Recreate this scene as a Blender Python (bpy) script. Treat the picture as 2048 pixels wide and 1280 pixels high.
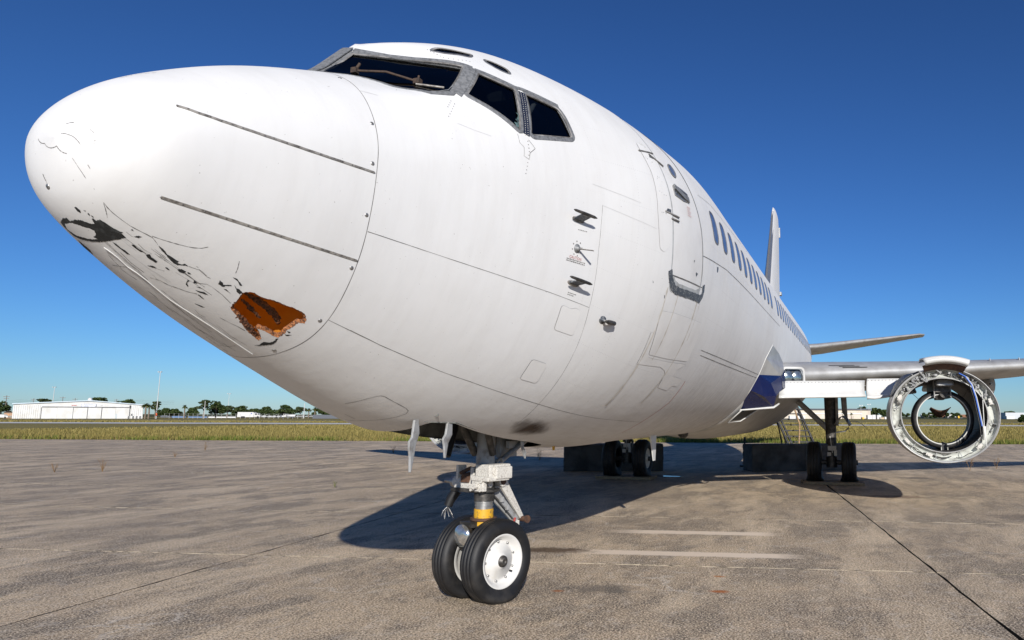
import bpy, bmesh, math, random
import numpy as np
from mathutils import Vector, Matrix, geometry
for o in list(bpy.data.objects): bpy.data.objects.remove(o)
random.seed(7); rng=np.random.default_rng(7)
scene=bpy.context.scene; COL=scene.collection
# ------------------------------------------------------------------ camera
CAMP=(-2.27691,-3.35853,1.63720); YAW,PITCH,ROLL=0.26795,0.13456,0.00314
FPX,CXP,CYP,IW,IH=1470.234,1316.83,631.84,2048.,1280.
_f=np.array([math.cos(YAW)*math.cos(PITCH),math.sin(YAW)*math.cos(PITCH),math.sin(PITCH)])
_r0=np.array([math.sin(YAW),-math.cos(YAW),0.]); _u0=np.cross(_r0,_f)
_r=_r0*math.cos(ROLL)+_u0*math.sin(ROLL); _u=-_r0*math.sin(ROLL)+_u0*math.cos(ROLL)
cam=bpy.data.cameras.new('camera'); camo=bpy.data.objects.new('camera',cam); COL.objects.link(camo)
camo.matrix_world=Matrix(((_r[0],_u[0],-_f[0],CAMP[0]),(_r[1],_u[1],-_f[1],CAMP[1]),(_r[2],_u[2],-_f[2],CAMP[2]),(0,0,0,1)))
cam.sensor_width=36; cam.lens=FPX/IW*36; cam.shift_x=-(CXP-IW/2)/IW; cam.shift_y=(CYP-IH/2)/IW
cam.clip_start=.05; cam.clip_end=6000; scene.camera=camo
# ------------------------------------------------------------------ light
SUN_AZ=math.radians(27.0); SUN_EL=math.radians(20.5)      # light travels towards SUN_AZ
wd=bpy.data.worlds.new('World'); scene.world=wd; wd.use_nodes=True
nt=wd.node_tree; bg=nt.nodes['Background']; sky=nt.nodes.new('ShaderNodeTexSky')
sky.sky_type='NISHITA'; sky.sun_disc=False; sky.sun_elevation=SUN_EL
sky.sun_rotation=math.atan2(-math.cos(SUN_AZ),-math.sin(SUN_AZ))
sky.altitude=0; sky.air_density=0.92; sky.dust_density=0.12; sky.ozone_density=8.0
gm=nt.nodes.new('ShaderNodeGamma'); gm.inputs[1].default_value=1.25; nt.links.new(sky.outputs[0],gm.inputs[0]); nt.links.new(gm.outputs[0],bg.inputs[0]); bg.inputs[1].default_value=0.056
sl=bpy.data.lights.new('sun','SUN'); sl.energy=5.0; sl.angle=math.radians(.55); sl.color=(1,.955,.895)
so=bpy.data.objects.new('sun',sl); COL.objects.link(so); so.location=(-40,-30,40)
Ld=Vector((math.cos(SUN_AZ)*math.cos(SUN_EL),math.sin(SUN_AZ)*math.cos(SUN_EL),-math.sin(SUN_EL)))
so.rotation_euler=Ld.to_track_quat('-Z','Y').to_euler()
vs=scene.view_settings; vs.view_transform='Standard'; vs.look='None'; vs.exposure=0.12; vs.gamma=1; vs.use_curve_mapping=False
scene.render.engine='CYCLES'; scene.render.resolution_x=1024; scene.render.resolution_y=640
# ------------------------------------------------------------------ helpers
def tag(o,label=None,cat=None,group=None,kind=None):
    if label: o['label']=label
    if cat: o['category']=cat
    if group: o['group']=group
    if kind: o['kind']=kind
    return o
def empty(name,loc=(0,0,0),rz=0,parent=None):
    o=bpy.data.objects.new(name,None); o.empty_display_size=.3; COL.objects.link(o); o.location=loc; o.rotation_euler=(0,0,rz)
    if parent: o.parent=parent
    return o
def link(name,me,mat=None,parent=None):
    o=bpy.data.objects.new(name,me); COL.objects.link(o)
    if mat is not None and len(me.materials)==0: me.materials.append(mat)
    if parent is not None: o.parent=parent
    return o
def mesh(name,V,F,mat=None,parent=None,smooth=False,normals=None,mats=None,midx=None):
    me=bpy.data.meshes.new(name); me.from_pydata([tuple(map(float,v)) for v in V],[],[tuple(map(int,f)) for f in F])
    if mats:
        for m in mats: me.materials.append(m)
        if midx is not None: me.polygons.foreach_set('material_index',np.asarray(midx,dtype=np.int32))
    elif mat is not None: me.materials.append(mat)
    if smooth: me.polygons.foreach_set('use_smooth',np.ones(len(me.polygons),dtype=bool))
    me.update()
    if normals is not None: me.normals_split_custom_set_from_vertices([tuple(map(float,n)) for n in normals])
    return link(name,me,None,parent)
class MB:
    """collects simple solids into one mesh"""
    def __init__(s): s.V=[];s.F=[];s.S=[]
    def add(s,V,F,M=None,sm=False):
        b=len(s.V)
        for v in V:
            v=Vector(v); s.V.append(M@v if M else v)
        for f in F: s.F.append([b+i for i in f]); s.S.append(sm)
        return s
    def box(s,c,d,M=None,taper=None,bev=0):
        x,y,z=d[0]/2,d[1]/2,d[2]/2; t=taper or (1,1)
        V=[(-x,-y,-z),(x,-y,-z),(x,y,-z),(-x,y,-z),(-x*t[0],-y*t[1],z),(x*t[0],-y*t[1],z),(x*t[0],y*t[1],z),(-x*t[0],y*t[1],z)]
        V=[(a+c[0],b+c[1],e+c[2]) for a,b,e in V]
        return s.add(V,[(3,2,1,0),(4,5,6,7),(0,1,5,4),(1,2,6,5),(2,3,7,6),(3,0,4,7)],M)
    def tube(s,pts,r,n=10,M=None,cap=True,sm=True):
        pts=[Vector(p) for p in pts]; rs=r if isinstance(r,(list,tuple)) else [r]*len(pts); b=[];V=[];F=[]
        up=None
        for i,p in enumerate(pts):
            a=pts[max(i-1,0)];c=pts[min(i+1,len(pts)-1)]; t=(c-a).normalized()
            if up is None: up=t.orthogonal().normalized()
            up=(up-t*up.dot(t)).normalized() if (up-t*up.dot(t)).length>1e-6 else t.orthogonal().normalized()
            w=t.cross(up)
            for k in range(n):
                an=2*math.pi*k/n; V.append(p+(up*math.cos(an)+w*math.sin(an))*rs[i])
        for i in range(len(pts)-1):
            for k in range(n):
                k2=(k+1)%n; F.append((i*n+k,i*n+k2,(i+1)*n+k2,(i+1)*n+k))
        s.add(V,F,M,sm)
        if cap:
            s.add([V[k] for k in range(n)],[tuple(reversed(range(n)))],M); s.add([V[(len(pts)-1)*n+k] for k in range(n)],[tuple(range(n))],M)
        return s
    def lathe(s,prof,n=32,M=None,a0=0,a1=2*math.pi,sm=True,sy=1.,sz=1.):
        """profile of (axial x, radius) turned about local X"""
        full=abs(a1-a0-2*math.pi)<1e-6; m=n if full else n+1; V=[];F=[]
        for x,r in prof:
            for k in range(m):
                a=a0+(a1-a0)*k/n; V.append((x,r*math.sin(a)*sy,-r*math.cos(a)*sz))
        for i in range(len(prof)-1):
            for k in range(n):
                k2=(k+1)%m; F.append((i*m+k,i*m+k2,(i+1)*m+k2,(i+1)*m+k))
        return s.add(V,F,M,sm)
    def prism(s,poly,h,M=None):
        """extrude polygon (local xy) by h in z, centred"""
        n=len(poly); V=[(x,y,-h/2) for x,y in poly]+[(x,y,h/2) for x,y in poly]
        F=[tuple(reversed(range(n))),tuple(range(n,2*n))]+[(i,(i+1)%n,n+(i+1)%n,n+i) for i in range(n)]
        return s.add(V,F,M)
    def build(s,name,mat,parent=None,bevel=0,weld=False):
        me=bpy.data.meshes.new(name); me.from_pydata([tuple(v) for v in s.V],[],s.F); me.materials.append(mat)
        bm=bmesh.new(); bm.from_mesh(me)
        if weld: bmesh.ops.remove_doubles(bm,verts=bm.verts,dist=1e-5)
        bmesh.ops.recalc_face_normals(bm,faces=bm.faces) if weld else None
        bm.to_mesh(me); bm.free()
        if not weld: me.polygons.foreach_set('use_smooth',np.array(s.S,dtype=bool))
        me.update(); o=link(name,me,None,parent)
        if bevel:
            md=o.modifiers.new('b','BEVEL'); md.width=bevel; md.segments=2; md.limit_method='ANGLE'; md.angle_limit=math.radians(50)
        return o
def TR(loc,rz=0,ry=0,rx=0,sc=None):
    m=Matrix.Translation(loc)@Matrix.Rotation(rz,4,'Z')@Matrix.Rotation(ry,4,'Y')@Matrix.Rotation(rx,4,'X')
    return m@Matrix.Diagonal((*sc,1)) if sc else m
def frame(p,xa,za):
    """matrix at p with local x along xa and local z near za"""
    x=Vector(xa).normalized(); z=Vector(za); z=(z-x*z.dot(x)).normalized(); y=z.cross(x)
    return Matrix(((x[0],y[0],z[0],p[0]),(x[1],y[1],z[1],p[1]),(x[2],y[2],z[2],p[2]),(0,0,0,1)))
# ------------------------------------------------------------------ materials
def N(nt,t,**k):
    n=nt.nodes.new(t)
    for a,b in k.items(): setattr(n,a,b)
    return n
def L(nt,a,b): nt.links.new(a,b)
def newmat(name):
    m=bpy.data.materials.new(name); m.use_nodes=True; nt=m.node_tree; return m,nt,nt.nodes['Principled BSDF']
def coords(nt,sc=(1,1,1),rot=(0,0,0),kind='Object'):
    tc=N(nt,'ShaderNodeTexCoord'); mp=N(nt,'ShaderNodeMapping'); L(nt,tc.outputs[kind],mp.inputs[0]); mp.inputs[3].default_value=sc; mp.inputs[2].default_value=rot; return mp.outputs[0]
def noise(nt,vec,scale,detail=4,rough=.55,dist=0):
    n=N(nt,'ShaderNodeTexNoise'); L(nt,vec,n.inputs['Vector']); n.inputs['Scale'].default_value=scale; n.inputs['Detail'].default_value=detail; n.inputs['Roughness'].default_value=rough; n.inputs['Distortion'].default_value=dist; return n.outputs[0]
def ramp(nt,fac,a,b,lo=0.,hi=1.):
    n=N(nt,'ShaderNodeMapRange'); n.clamp=True; L(nt,fac,n.inputs[0]); n.inputs[1].default_value=a; n.inputs[2].default_value=b; n.inputs[3].default_value=lo; n.inputs[4].default_value=hi; return n.outputs[0]
def mix(nt,fac,a,b,mode='MIX'):
    n=N(nt,'ShaderNodeMix',data_type='RGBA',blend_type=mode)
    if isinstance(fac,(int,float)): n.inputs[0].default_value=fac
    else: L(nt,fac,n.inputs[0])
    for i,v in ((6,a),(7,b)):
        if isinstance(v,(tuple,list)): n.inputs[i].default_value=(*v[:3],1)
        else: L(nt,v,n.inputs[i])
    return n.outputs[2]
def mth(nt,op,a,b=None):
    n=N(nt,'ShaderNodeMath',operation=op)
    for i,v in ((0,a),(1,b)):
        if v is None: continue
        if isinstance(v,(int,float)): n.inputs[i].default_value=v
        else: L(nt,v,n.inputs[i])
    return n.outputs[0]
def bump(nt,h,strength,dist,bs):
    n=N(nt,'ShaderNodeBump'); n.inputs['Strength'].default_value=strength; n.inputs['Distance'].default_value=dist; L(nt,h,n.inputs['Height']); L(nt,n.outputs[0],bs.inputs['Normal'])
def pm(name,col,rough=.5,metal=0,col2=None,vs=6,lo=.45,hi=.7,bmp=0,bs=40,bd=.004,sc=(1,1,1),spec=.5):
    m,nt,b=newmat(name); b.inputs['Roughness'].default_value=rough; b.inputs['Metallic'].default_value=metal; b.inputs['Specular IOR Level'].default_value=spec
    v=coords(nt,sc)
    if col2 is not None:
        L(nt,mix(nt,ramp(nt,noise(nt,v,vs),lo,hi),col,col2),b.inputs['Base Color'])
    else: b.inputs['Base Color'].default_value=(*col,1)
    if bmp: bump(nt,noise(nt,v,bs),bmp,bd,b)
    return m
def xyz(nt,vec):
    n=N(nt,'ShaderNodeSeparateXYZ'); L(nt,vec,n.inputs[0]); return n.outputs
def paint_white():
    m,nt,b=newmat('white_paint'); v=coords(nt); o=xyz(nt,v)
    c=mix(nt,ramp(nt,noise(nt,v,.9,6),.35,.75),(.69,.69,.685),(.63,.626,.615))
    # rain and brush streaks, running round the barrel, on the unwashed rear lower half
    vs_=coords(nt,(9,2.2,1.1),(0,math.radians(-28),0))
    st=ramp(nt,noise(nt,vs_,2.6,7,.68),.36,.66)
    low=ramp(nt,mth(nt,'ADD',o[2],mth(nt,'MULTIPLY',noise(nt,v,1.3,3),.9)),3.35,2.2)
    aft=ramp(nt,mth(nt,'ADD',o[0],mth(nt,'MULTIPLY',noise(nt,v,.7,3),2.)),5.6,8.6)
    f=mth(nt,'MULTIPLY',mth(nt,'MULTIPLY',low,aft),mth(nt,'ADD',mth(nt,'MULTIPLY',st,.62),.2))
    c=mix(nt,f,c,(.30,.295,.29))
    vg_=coords(nt,(5.5,1.2,.55)); c=mix(nt,ramp(nt,noise(nt,vg_,1.6,7,.68),.46,.72,0,.15),c,(.46,.44,.41))
    # streaky brown-grey tone, stronger towards the keel of the nose
    keel=ramp(nt,mth(nt,'ADD',o[2],mth(nt,'MULTIPLY',noise(nt,v,2.2,4),.5)),2.25,1.45)
    vk=coords(nt,(1.0,5,5),(0,math.radians(18),0))
    c=mix(nt,mth(nt,'MULTIPLY',keel,ramp(nt,noise(nt,vk,2.3,6,.65),.34,.72,.08,.42)),c,(.33,.29,.25))
    # specks
    sp=ramp(nt,noise(nt,v,55,2),.735,.76)
    c=mix(nt,mth(nt,'MULTIPLY',sp,.55),c,(.22,.2,.18))
    ang=mth(nt,'MULTIPLY',mth(nt,'ARCTAN2',o[1],mth(nt,'SUBTRACT',o[2],3.2)),1.75)
    def rows(u,pitch,w_,spc):
        a_=mth(nt,'ABSOLUTE',mth(nt,'SUBTRACT',mth(nt,'FRACT',mth(nt,'DIVIDE',u[0],pitch)),.5)); a_=mth(nt,'MULTIPLY',mth(nt,'SUBTRACT',.5,a_),pitch)
        d_=mth(nt,'ABSOLUTE',mth(nt,'SUBTRACT',mth(nt,'FRACT',mth(nt,'DIVIDE',u[1],spc)),.5)); d_=mth(nt,'MULTIPLY',d_,spc)
        return ramp(nt,mth(nt,'SQRT',mth(nt,'ADD',mth(nt,'MULTIPLY',a_,a_),mth(nt,'MULTIPLY',d_,d_))),w_,w_*.5)
    rv=mth(nt,'MAXIMUM',rows((o[0],ang),.508,.0055,.027),rows((ang,o[0]),.36,.0055,.027)); rv=mth(nt,'MULTIPLY',rv,ramp(nt,o[0],2.5,3.6))
    c=mix(nt,mth(nt,'MULTIPLY',rv,ramp(nt,noise(nt,v,2.0,3),.4,.65,.10,.5)),c,(.30,.29,.28))
    L(nt,c,b.inputs['Base Color']); b.inputs['Roughness'].default_value=.42
    L(nt,ramp(nt,noise(nt,v,3,4),.3,.7,.52,.68),b.inputs['Roughness']); b.inputs['Specular IOR Level'].default_value=.35
    bump(nt,mth(nt,'ADD',noise(nt,v,2.3,3),mth(nt,'MULTIPLY',noise(nt,coords(nt,(1.6,.7,.7)),7,3),.35)),.22,.02,b)
    return m
def concrete():
    m,nt,b=newmat('apron_concrete'); tc=N(nt,'ShaderNodeNewGeometry'); P=tc.outputs['Position']
    mp=N(nt,'ShaderNodeMapping'); L(nt,P,mp.inputs[0]); mp.inputs[2].default_value=(0,0,math.radians(-9)); v=mp.outputs[0]; o=xyz(nt,v)
    oi=N(nt,'ShaderNodeObjectInfo')
    mp2=N(nt,'ShaderNodeMapping'); L(nt,P,mp2.inputs[0]); mp2.inputs[2].default_value=(0,0,math.radians(-9)); mp2.inputs[3].default_value=(.9,1.5,1); vst=mp2.outputs[0]
    mp3=N(nt,'ShaderNodeMapping'); L(nt,P,mp3.inputs[0]); mp3.inputs[2].default_value=(0,0,math.radians(-30)); mp3.inputs[3].default_value=(.45,1.5,1); v3=mp3.outputs[0]
    c=mix(nt,ramp(nt,noise(nt,v,.35,8,.64),.40,.60),(.74,.565,.365),(.45,.335,.218))
    c=mix(nt,ramp(nt,noise(nt,vst,.75,9,.70,.4),.475,.56,0,.86),c,(.135,.108,.082))          # soot stains
    c=mix(nt,ramp(nt,noise(nt,v3,1.25,8,.70,.3),.50,.62,0,.70),c,(.175,.138,.104))
    c=mix(nt,ramp(nt,noise(nt,v,.13,5,.6),.49,.60,0,.5),c,(.22,.17,.125))
    c=mix(nt,ramp(nt,noise(nt,v3,.6,7,.66),.52,.62,0,.75),c,(.86,.67,.45))
    c=mix(nt,ramp(nt,noise(nt,v,1.9,8,.72),.53,.63,0,.6),c,(.60,.44,.285))
    c=mix(nt,mth(nt,'MULTIPLY',oi.outputs['Random'],.25),c,(.37,.285,.20))
    vo=N(nt,'ShaderNodeTexVoronoi',feature='DISTANCE_TO_EDGE'); vd=N(nt,'ShaderNodeVectorMath',operation='ADD'); nn_=N(nt,'ShaderNodeTexNoise'); L(nt,v,nn_.inputs['Vector']); nn_.inputs['Scale'].default_value=1.4; nn_.inputs['Detail'].default_value=6; L(nt,nn_.outputs['Color'],vd.inputs[0]); L(nt,v,vd.inputs[1]); L(nt,vd.outputs[0],vo.inputs['Vector']); vo.inputs['Scale'].default_value=.33
    ck=mth(nt,'MULTIPLY',ramp(nt,vo.outputs['Distance'],.008,.002),ramp(nt,noise(nt,v,.8,4),.50,.62)); c=mix(nt,mth(nt,'MULTIPLY',ck,.7),c,(.72,.65,.56))
    g=noise(nt,v,58,3,.75); c=mix(nt,ramp(nt,g,.505,.60,0,.9),c,(.94,.78,.57)); c=mix(nt,ramp(nt,g,.485,.39,0,.85),c,(.075,.06,.048))
    g2=noise(nt,v,19,5,.75); c=mix(nt,ramp(nt,g2,.51,.66,0,.38),c,(.14,.12,.10))
    g3=noise(nt,v,7,6,.75); c=mix(nt,ramp(nt,g3,.53,.68,0,.5),c,(.70,.61,.51))
    # two paler cleaned bands, one oil patch, a rust spot: marks with a place of their own
    def rect(x0,x1,y0,y1,s):
        wob=mth(nt,'MULTIPLY',mth(nt,'SUBTRACT',noise(nt,v,4.5,5,.7),.5),s)
        X=mth(nt,'ADD',o[0],wob); Y=mth(nt,'ADD',o[1],mth(nt,'MULTIPLY',wob,2.2))
        a=mth(nt,'MULTIPLY',ramp(nt,X,x0,x0+.05),ramp(nt,X,x1,x1-.05)); d=mth(nt,'MULTIPLY',ramp(nt,Y,y0,y0+.35),ramp(nt,Y,y1,y1-.6)); return mth(nt,'MULTIPLY',a,d)
    def loc(x,y):
        a=math.radians(-9); return (x*math.cos(a)-y*math.sin(a), x*math.sin(a)+y*math.cos(a))
    for (xa,ya),(xb,yb),w in (((8.02,.25),(8.28,-2.25),.17),((6.38,.25),(6.72,-2.7),.16)):
        pa=loc(xa,ya);pb=loc(xb,yb); xm=(pa[0]+pb[0])/2
        c=mix(nt,mth(nt,'MULTIPLY',rect(xm-w,xm+w,min(pa[1],pb[1]),max(pa[1],pb[1]),.14),.92),c,(.82,.68,.53))
    def spot(x,y,r,colr,k,asp=1.6):
        q=loc(x,y); dx=mth(nt,'SUBTRACT',o[0],q[0]); dy=mth(nt,'MULTIPLY',mth(nt,'SUBTRACT',o[1],q[1]),1/asp)
        d=mth(nt,'SQRT',mth(nt,'ADD',mth(nt,'MULTIPLY',dx,dx),mth(nt,'MULTIPLY',dy,dy)))
        d=mth(nt,'ADD',d,mth(nt,'MULTIPLY',mth(nt,'SUBTRACT',noise(nt,v,6,4,.7),.5),r*1.6))
        return mix(nt,mth(nt,'MULTIPLY',ramp(nt,d,r,r*.45),k),c,colr)
    for x,y,r,cl,k,a in ((6.35,.35,.22,(.10,.06,.03),.85,2.6),(4.81,-2.02,.07,(.42,.13,.03),.9,1.6),(4.4,-.55,.05,(.40,.14,.04),.8,1.6),(13.9,-3.9,.4,(.15,.08,.05),.6,2.),(5.45,-1.9,.05,(.45,.17,.04),.8,1.8),(4.6,-.95,.22,(.10,.09,.08),.6,2.),(11.3,-6.1,.5,(.11,.09,.08),.5,2.),(18.9,-4.7,.3,(.1,.09,.08),.7,2.)):
        c=spot(x,y,r,cl,k,a)
    L(nt,c,b.inputs['Base Color']); b.inputs['Roughness'].default_value=.88; b.inputs['Specular IOR Level'].default_value=.25
    h=mth(nt,'ADD',mth(nt,'MULTIPLY',g,.6),mth(nt,'MULTIPLY',g2,.7)); bump(nt,h,.7,.012,b)
    return m
def field_mat(name,a,b_,c_,s=1.0):
    m,nt,b=newmat(name); g=N(nt,'ShaderNodeNewGeometry'); v=g.outputs['Position']
    c=mix(nt,ramp(nt,noise(nt,v,.08*s,5),.35,.65),a,b_); c=mix(nt,ramp(nt,noise(nt,v,3.2*s,4,.7),.45,.7,0,.7),c,c_)
    L(nt,c,b.inputs['Base Color']); b.inputs['Roughness'].default_value=.95; b.inputs['Specular IOR Level'].default_value=.1
    bump(nt,noise(nt,v,6*s,4),.25,.05,b); return m
def leafmat(name,a,b_):
    m,nt,b=newmat(name); g=N(nt,'ShaderNodeNewGeometry'); oi=N(nt,'ShaderNodeObjectInfo')
    c=mix(nt,g.outputs['Random Per Island'],a,b_); L(nt,c,b.inputs['Base Color']); b.inputs['Roughness'].default_value=.65; b.inputs['Specular IOR Level'].default_value=.2
    t=N(nt,'ShaderNodeBsdfTranslucent'); L(nt,c,t.inputs[0]); ms=N(nt,'ShaderNodeMixShader'); ms.inputs[0].default_value=.25
    out=nt.nodes['Material Output']; L(nt,b.outputs[0],ms.inputs[1]); L(nt,t.outputs[0],ms.inputs[2]); L(nt,ms.outputs[0],out.inputs[0]); return m
def glassmat(name,tint,refl=1.45,rough=.03):
    m,nt,b=newmat(name); t=N(nt,'ShaderNodeBsdfTransparent'); t.inputs[0].default_value=(*tint,1)
    gl=N(nt,'ShaderNodeBsdfGlossy'); gl.inputs['Roughness'].default_value=rough
    fr=N(nt,'ShaderNodeFresnel'); fr.inputs[0].default_value=refl; ms=N(nt,'ShaderNodeMixShader')
    L(nt,fr.outputs[0],ms.inputs[0]); L(nt,t.outputs[0],ms.inputs[1]); L(nt,gl.outputs[0],ms.inputs[2]); L(nt,ms.outputs[0],nt.nodes['Material Output'].inputs[0]); return m
def radome_mat():
    m=paint_white(); m.name='radome_paint'; nt=m.node_tree; out=nt.nodes['Material Output']; pb=nt.nodes['Principled BSDF']
    g=N(nt,'ShaderNodeNewGeometry'); v=coords(nt); c=mix(nt,ramp(nt,noise(nt,v,5,4),.4,.7),(.72,.36,.035),(.60,.27,.025))
    d=N(nt,'ShaderNodeBsdfDiffuse'); L(nt,c,d.inputs[0]); t=N(nt,'ShaderNodeBsdfTranslucent'); L(nt,c,t.inputs[0]); a=N(nt,'ShaderNodeMixShader'); a.inputs[0].default_value=.7; L(nt,d.outputs[0],a.inputs[1]); L(nt,t.outputs[0],a.inputs[2])
    ms=N(nt,'ShaderNodeMixShader'); L(nt,g.outputs['Backfacing'],ms.inputs[0]); L(nt,pb.outputs[0],ms.inputs[1]); L(nt,a.outputs[0],ms.inputs[2]); L(nt,ms.outputs[0],out.inputs[0]); return m
M={}
M['white']=paint_white(); M['radome']=radome_mat()
M['panel']=pm('panel_white',(.685,.68,.668),.55,0,(.625,.616,.60),3)
M['line']=pm('seam_dark',(.09,.085,.08),.7,0,(.30,.29,.28),9,.4,.7)
M['seam_soft']=pm('seam_pale',(.52,.52,.51),.6)
M['groove']=pm('groove_grey',(.40,.41,.41),.5,0,(.28,.28,.27),12)
M['red']=pm('red_marking',(.36,.06,.05),.6)
M['black']=pm('bare_black',(.012,.013,.013),.75,0,(.05,.055,.055),30,.5,.8,.5,90,.003)
M['bare']=pm('bare_metal',(.42,.42,.41),.38,.75,(.30,.29,.28),25,.4,.7,.1,80,.002)
M['frame']=pm('window_frame_metal',(.25,.255,.26),.55,.3,(.13,.135,.14),40,.42,.68,.15,120,.002)
M['stripmat']=pm('diverter_strip',(.34,.32,.29),.55,.3,(.12,.11,.10),30,.4,.65)
M['scuff']=pm('scuff_plate',(.07,.08,.095),.5,.3,(.34,.34,.33),45,.5,.72)
M['rubber']=pm('tyre_rubber',(.007,.007,.008),.6,0,(.045,.041,.036),5,.5,.85,.25,60,.003)
M['wheel']=pm('wheel_white',(.62,.61,.58),.5,0,(.55,.52,.47),9,.55,.8)
M['gearpaint']=pm('gear_paint_dirty',(.60,.58,.53),.55,0,(.22,.19,.16),85,.50,.72,.3,60,.003)
M['gearpaint2']=pm('gear_paint_grey',(.30,.305,.305),.55,0,(.17,.16,.15),14,.48,.7,.2,50,.003)
M['darkmetal']=pm('dark_oily_metal',(.045,.043,.04),.5,.5,(.12,.11,.10),16,.45,.7,.2,60,.003)
M['chrome']=pm('chrome_piston',(.75,.75,.75),.12,1.0)
M['yellow']=pm('yellow_band',(.62,.34,.02),.5,0,(.18,.12,.05),30,.55,.7)
M['brown']=pm('amber_fibreglass',(.42,.165,.018),.45,0,(.30,.10,.012),5,.4,.7,.1,120,.002)
M['honey']=pm('torn_honeycomb',(.17,.065,.028),.9,0,(.04,.02,.012),70,.42,.6,1.0,110,.012)
M['honeyedge']=pm('torn_edge',(.40,.16,.06),.9,0,(.10,.045,.025),60,.42,.6,1.0,110,.012)
M['blue']=pm('blue_paint',(.004,.011,.065),.25,0,(.008,.018,.085),3)
M['navy']=pm('navy_post',(.012,.016,.035),.45,0,(.05,.055,.07),30,.5,.7)
M['bay']=pm('bay_primer',(.16,.165,.15),.7,0,(.07,.07,.065),8,.4,.7,.3,30,.01)
M['cockpit_glass']=glassmat('cockpit_glass',(.18,.20,.22),1.5)
M['cabin_glass']=pm('cabin_pane',(.085,.12,.21),.15,0,(.15,.18,.25),9,.45,.7)
M['winrim']=pm('window_rim',(.16,.165,.18),.5,.2,(.10,.10,.11),20)
M['pinkprint']=pm('faded_red_print',(.60,.36,.34),.6)
M['grime']=pm('grime_streak',(.56,.53,.48),.6,0,(.40,.36,.31),6)
M['lamp_glass']=glassmat('lamp_glass',(.75,.78,.78))
M['lens']=pm('lamp_lens',(.62,.62,.60),.12,.85,(.42,.42,.40),24,.4,.7)
M['seat']=pm('cockpit_dark',(.035,.037,.042),.7,0,(.09,.09,.095),6)
M['cowlwhite']=pm('cowl_inner_paint',(.52,.535,.49),.8,0,(.26,.255,.23),7,.46,.68,spec=.15)
M['cowlgrey']=pm('cowl_outer_grey',(.40,.40,.39),.42,.3,(.30,.295,.285),4,.4,.7,.05,20,.004)
M['duct']=pm('duct_black',(.02,.02,.021),.55,0,(.05,.048,.045),8,.45,.7)
M['rust']=pm('rusty_steel',(.12,.06,.035),.8,.2,(.07,.04,.03),20,.4,.65,.4,60,.004)
M['wiper']=pm('corroded_wiper',(.075,.048,.034),.8,.2,(.03,.025,.022),40,.45,.65)
M['blueline']=pm('blue_hose',(.05,.14,.52),.4)
M['palehose']=pm('pale_hose',(.62,.62,.58),.5)
M['winggrey']=pm('wing_metal',(.50,.50,.49),.45,.35,(.36,.355,.345),3,.38,.7,.06,30,.004)
M['flap']=pm('flap_white',(.58,.58,.56),.4,0,(.66,.65,.62),5,.5,.75)
M['concrete']=concrete()
M['joint2']=pm('joint_black',(.022,.02,.018),.95,0,(.06,.055,.04),7)
M['joint']=pm('joint_dirt',(.40,.34,.25),.95,0,(.05,.045,.03),6,.45,.6)
M['block']=pm('ballast_concrete',(.10,.096,.09),.9,0,(.04,.038,.036),2.5,.4,.65,.6,14,.02)
M['wood']=pm('weathered_timber',(.40,.27,.15),.8,0,(.22,.14,.08),5,.4,.65,.4,30,.005,(1,6,6))
M['steel']=pm('stair_steel',(.022,.022,.025),.6,.2,(.05,.047,.045),9)
M['grassfield']=field_mat('grass_field',(.30,.235,.085),(.22,.195,.065),(.14,.115,.045))
M['verge']=field_mat('green_verge',(.085,.115,.022),(.15,.13,.04),(.05,.06,.018),2)
M['blade']=leafmat('grass_blades',(.38,.30,.10),(.165,.145,.042))
M['bladeg']=leafmat('green_blades',(.09,.15,.02),(.22,.22,.05))
M['weed']=leafmat('dry_weed',(.34,.20,.08),(.20,.12,.05))
M['leaf']=leafmat('tree_leaves',(.028,.052,.016),(.085,.115,.035))
M['leaf2']=leafmat('pine_leaves',(.035,.055,.022),(.10,.12,.05))
M['palm']=leafmat('palm_leaves',(.05,.08,.02),(.15,.15,.045))
M['bark']=pm('bark',(.20,.155,.115),.9,0,(.10,.08,.06),9)
M['taxi']=pm('taxiway_pale',(.64,.62,.58),.9,0,(.56,.54,.5),1)
M['road']=pm('asphalt_road',(.12,.115,.11),.9,0,(.19,.18,.17),.6)
M['farland']=field_mat('far_scrub',(.075,.085,.035),(.13,.12,.05),(.05,.06,.025),.3)
SK=np.array([0,.06,.2,.45,.8,1.22,1.7,2.3,3.1,4.1,5.4,7.0]); SS=np.sqrt(SK)
X0=-0.0101; ZT=2.8367; ZC=3.4533; RU=1.7110; RL=2.1600
KW=np.array([0.0, 0.2597, 0.4047, 0.508, 0.636, 0.775, 0.9336, 1.1439, 1.4176, 1.7413, 1.8646, 1.8923])
KU=np.array([0.0, 0.1857, 0.3451, 0.517, 0.706, 0.88, 1.0527, 1.2325])
KD=np.array([0.0, 0.2373, 0.3772, 0.541, 0.7238, 0.9005, 1.0851, 1.284, 1.422, 1.4869, 1.5551, 1.5435])
CX=np.array([1.9, 2.3, 2.8, 3.4, 4.2, 5.2, 6.2, 7.2])
CZ=np.array([4.245, 4.4515, 4.6566, 4.7913, 4.8848, 5.0072, 5.1643, 5.1643])
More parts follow.
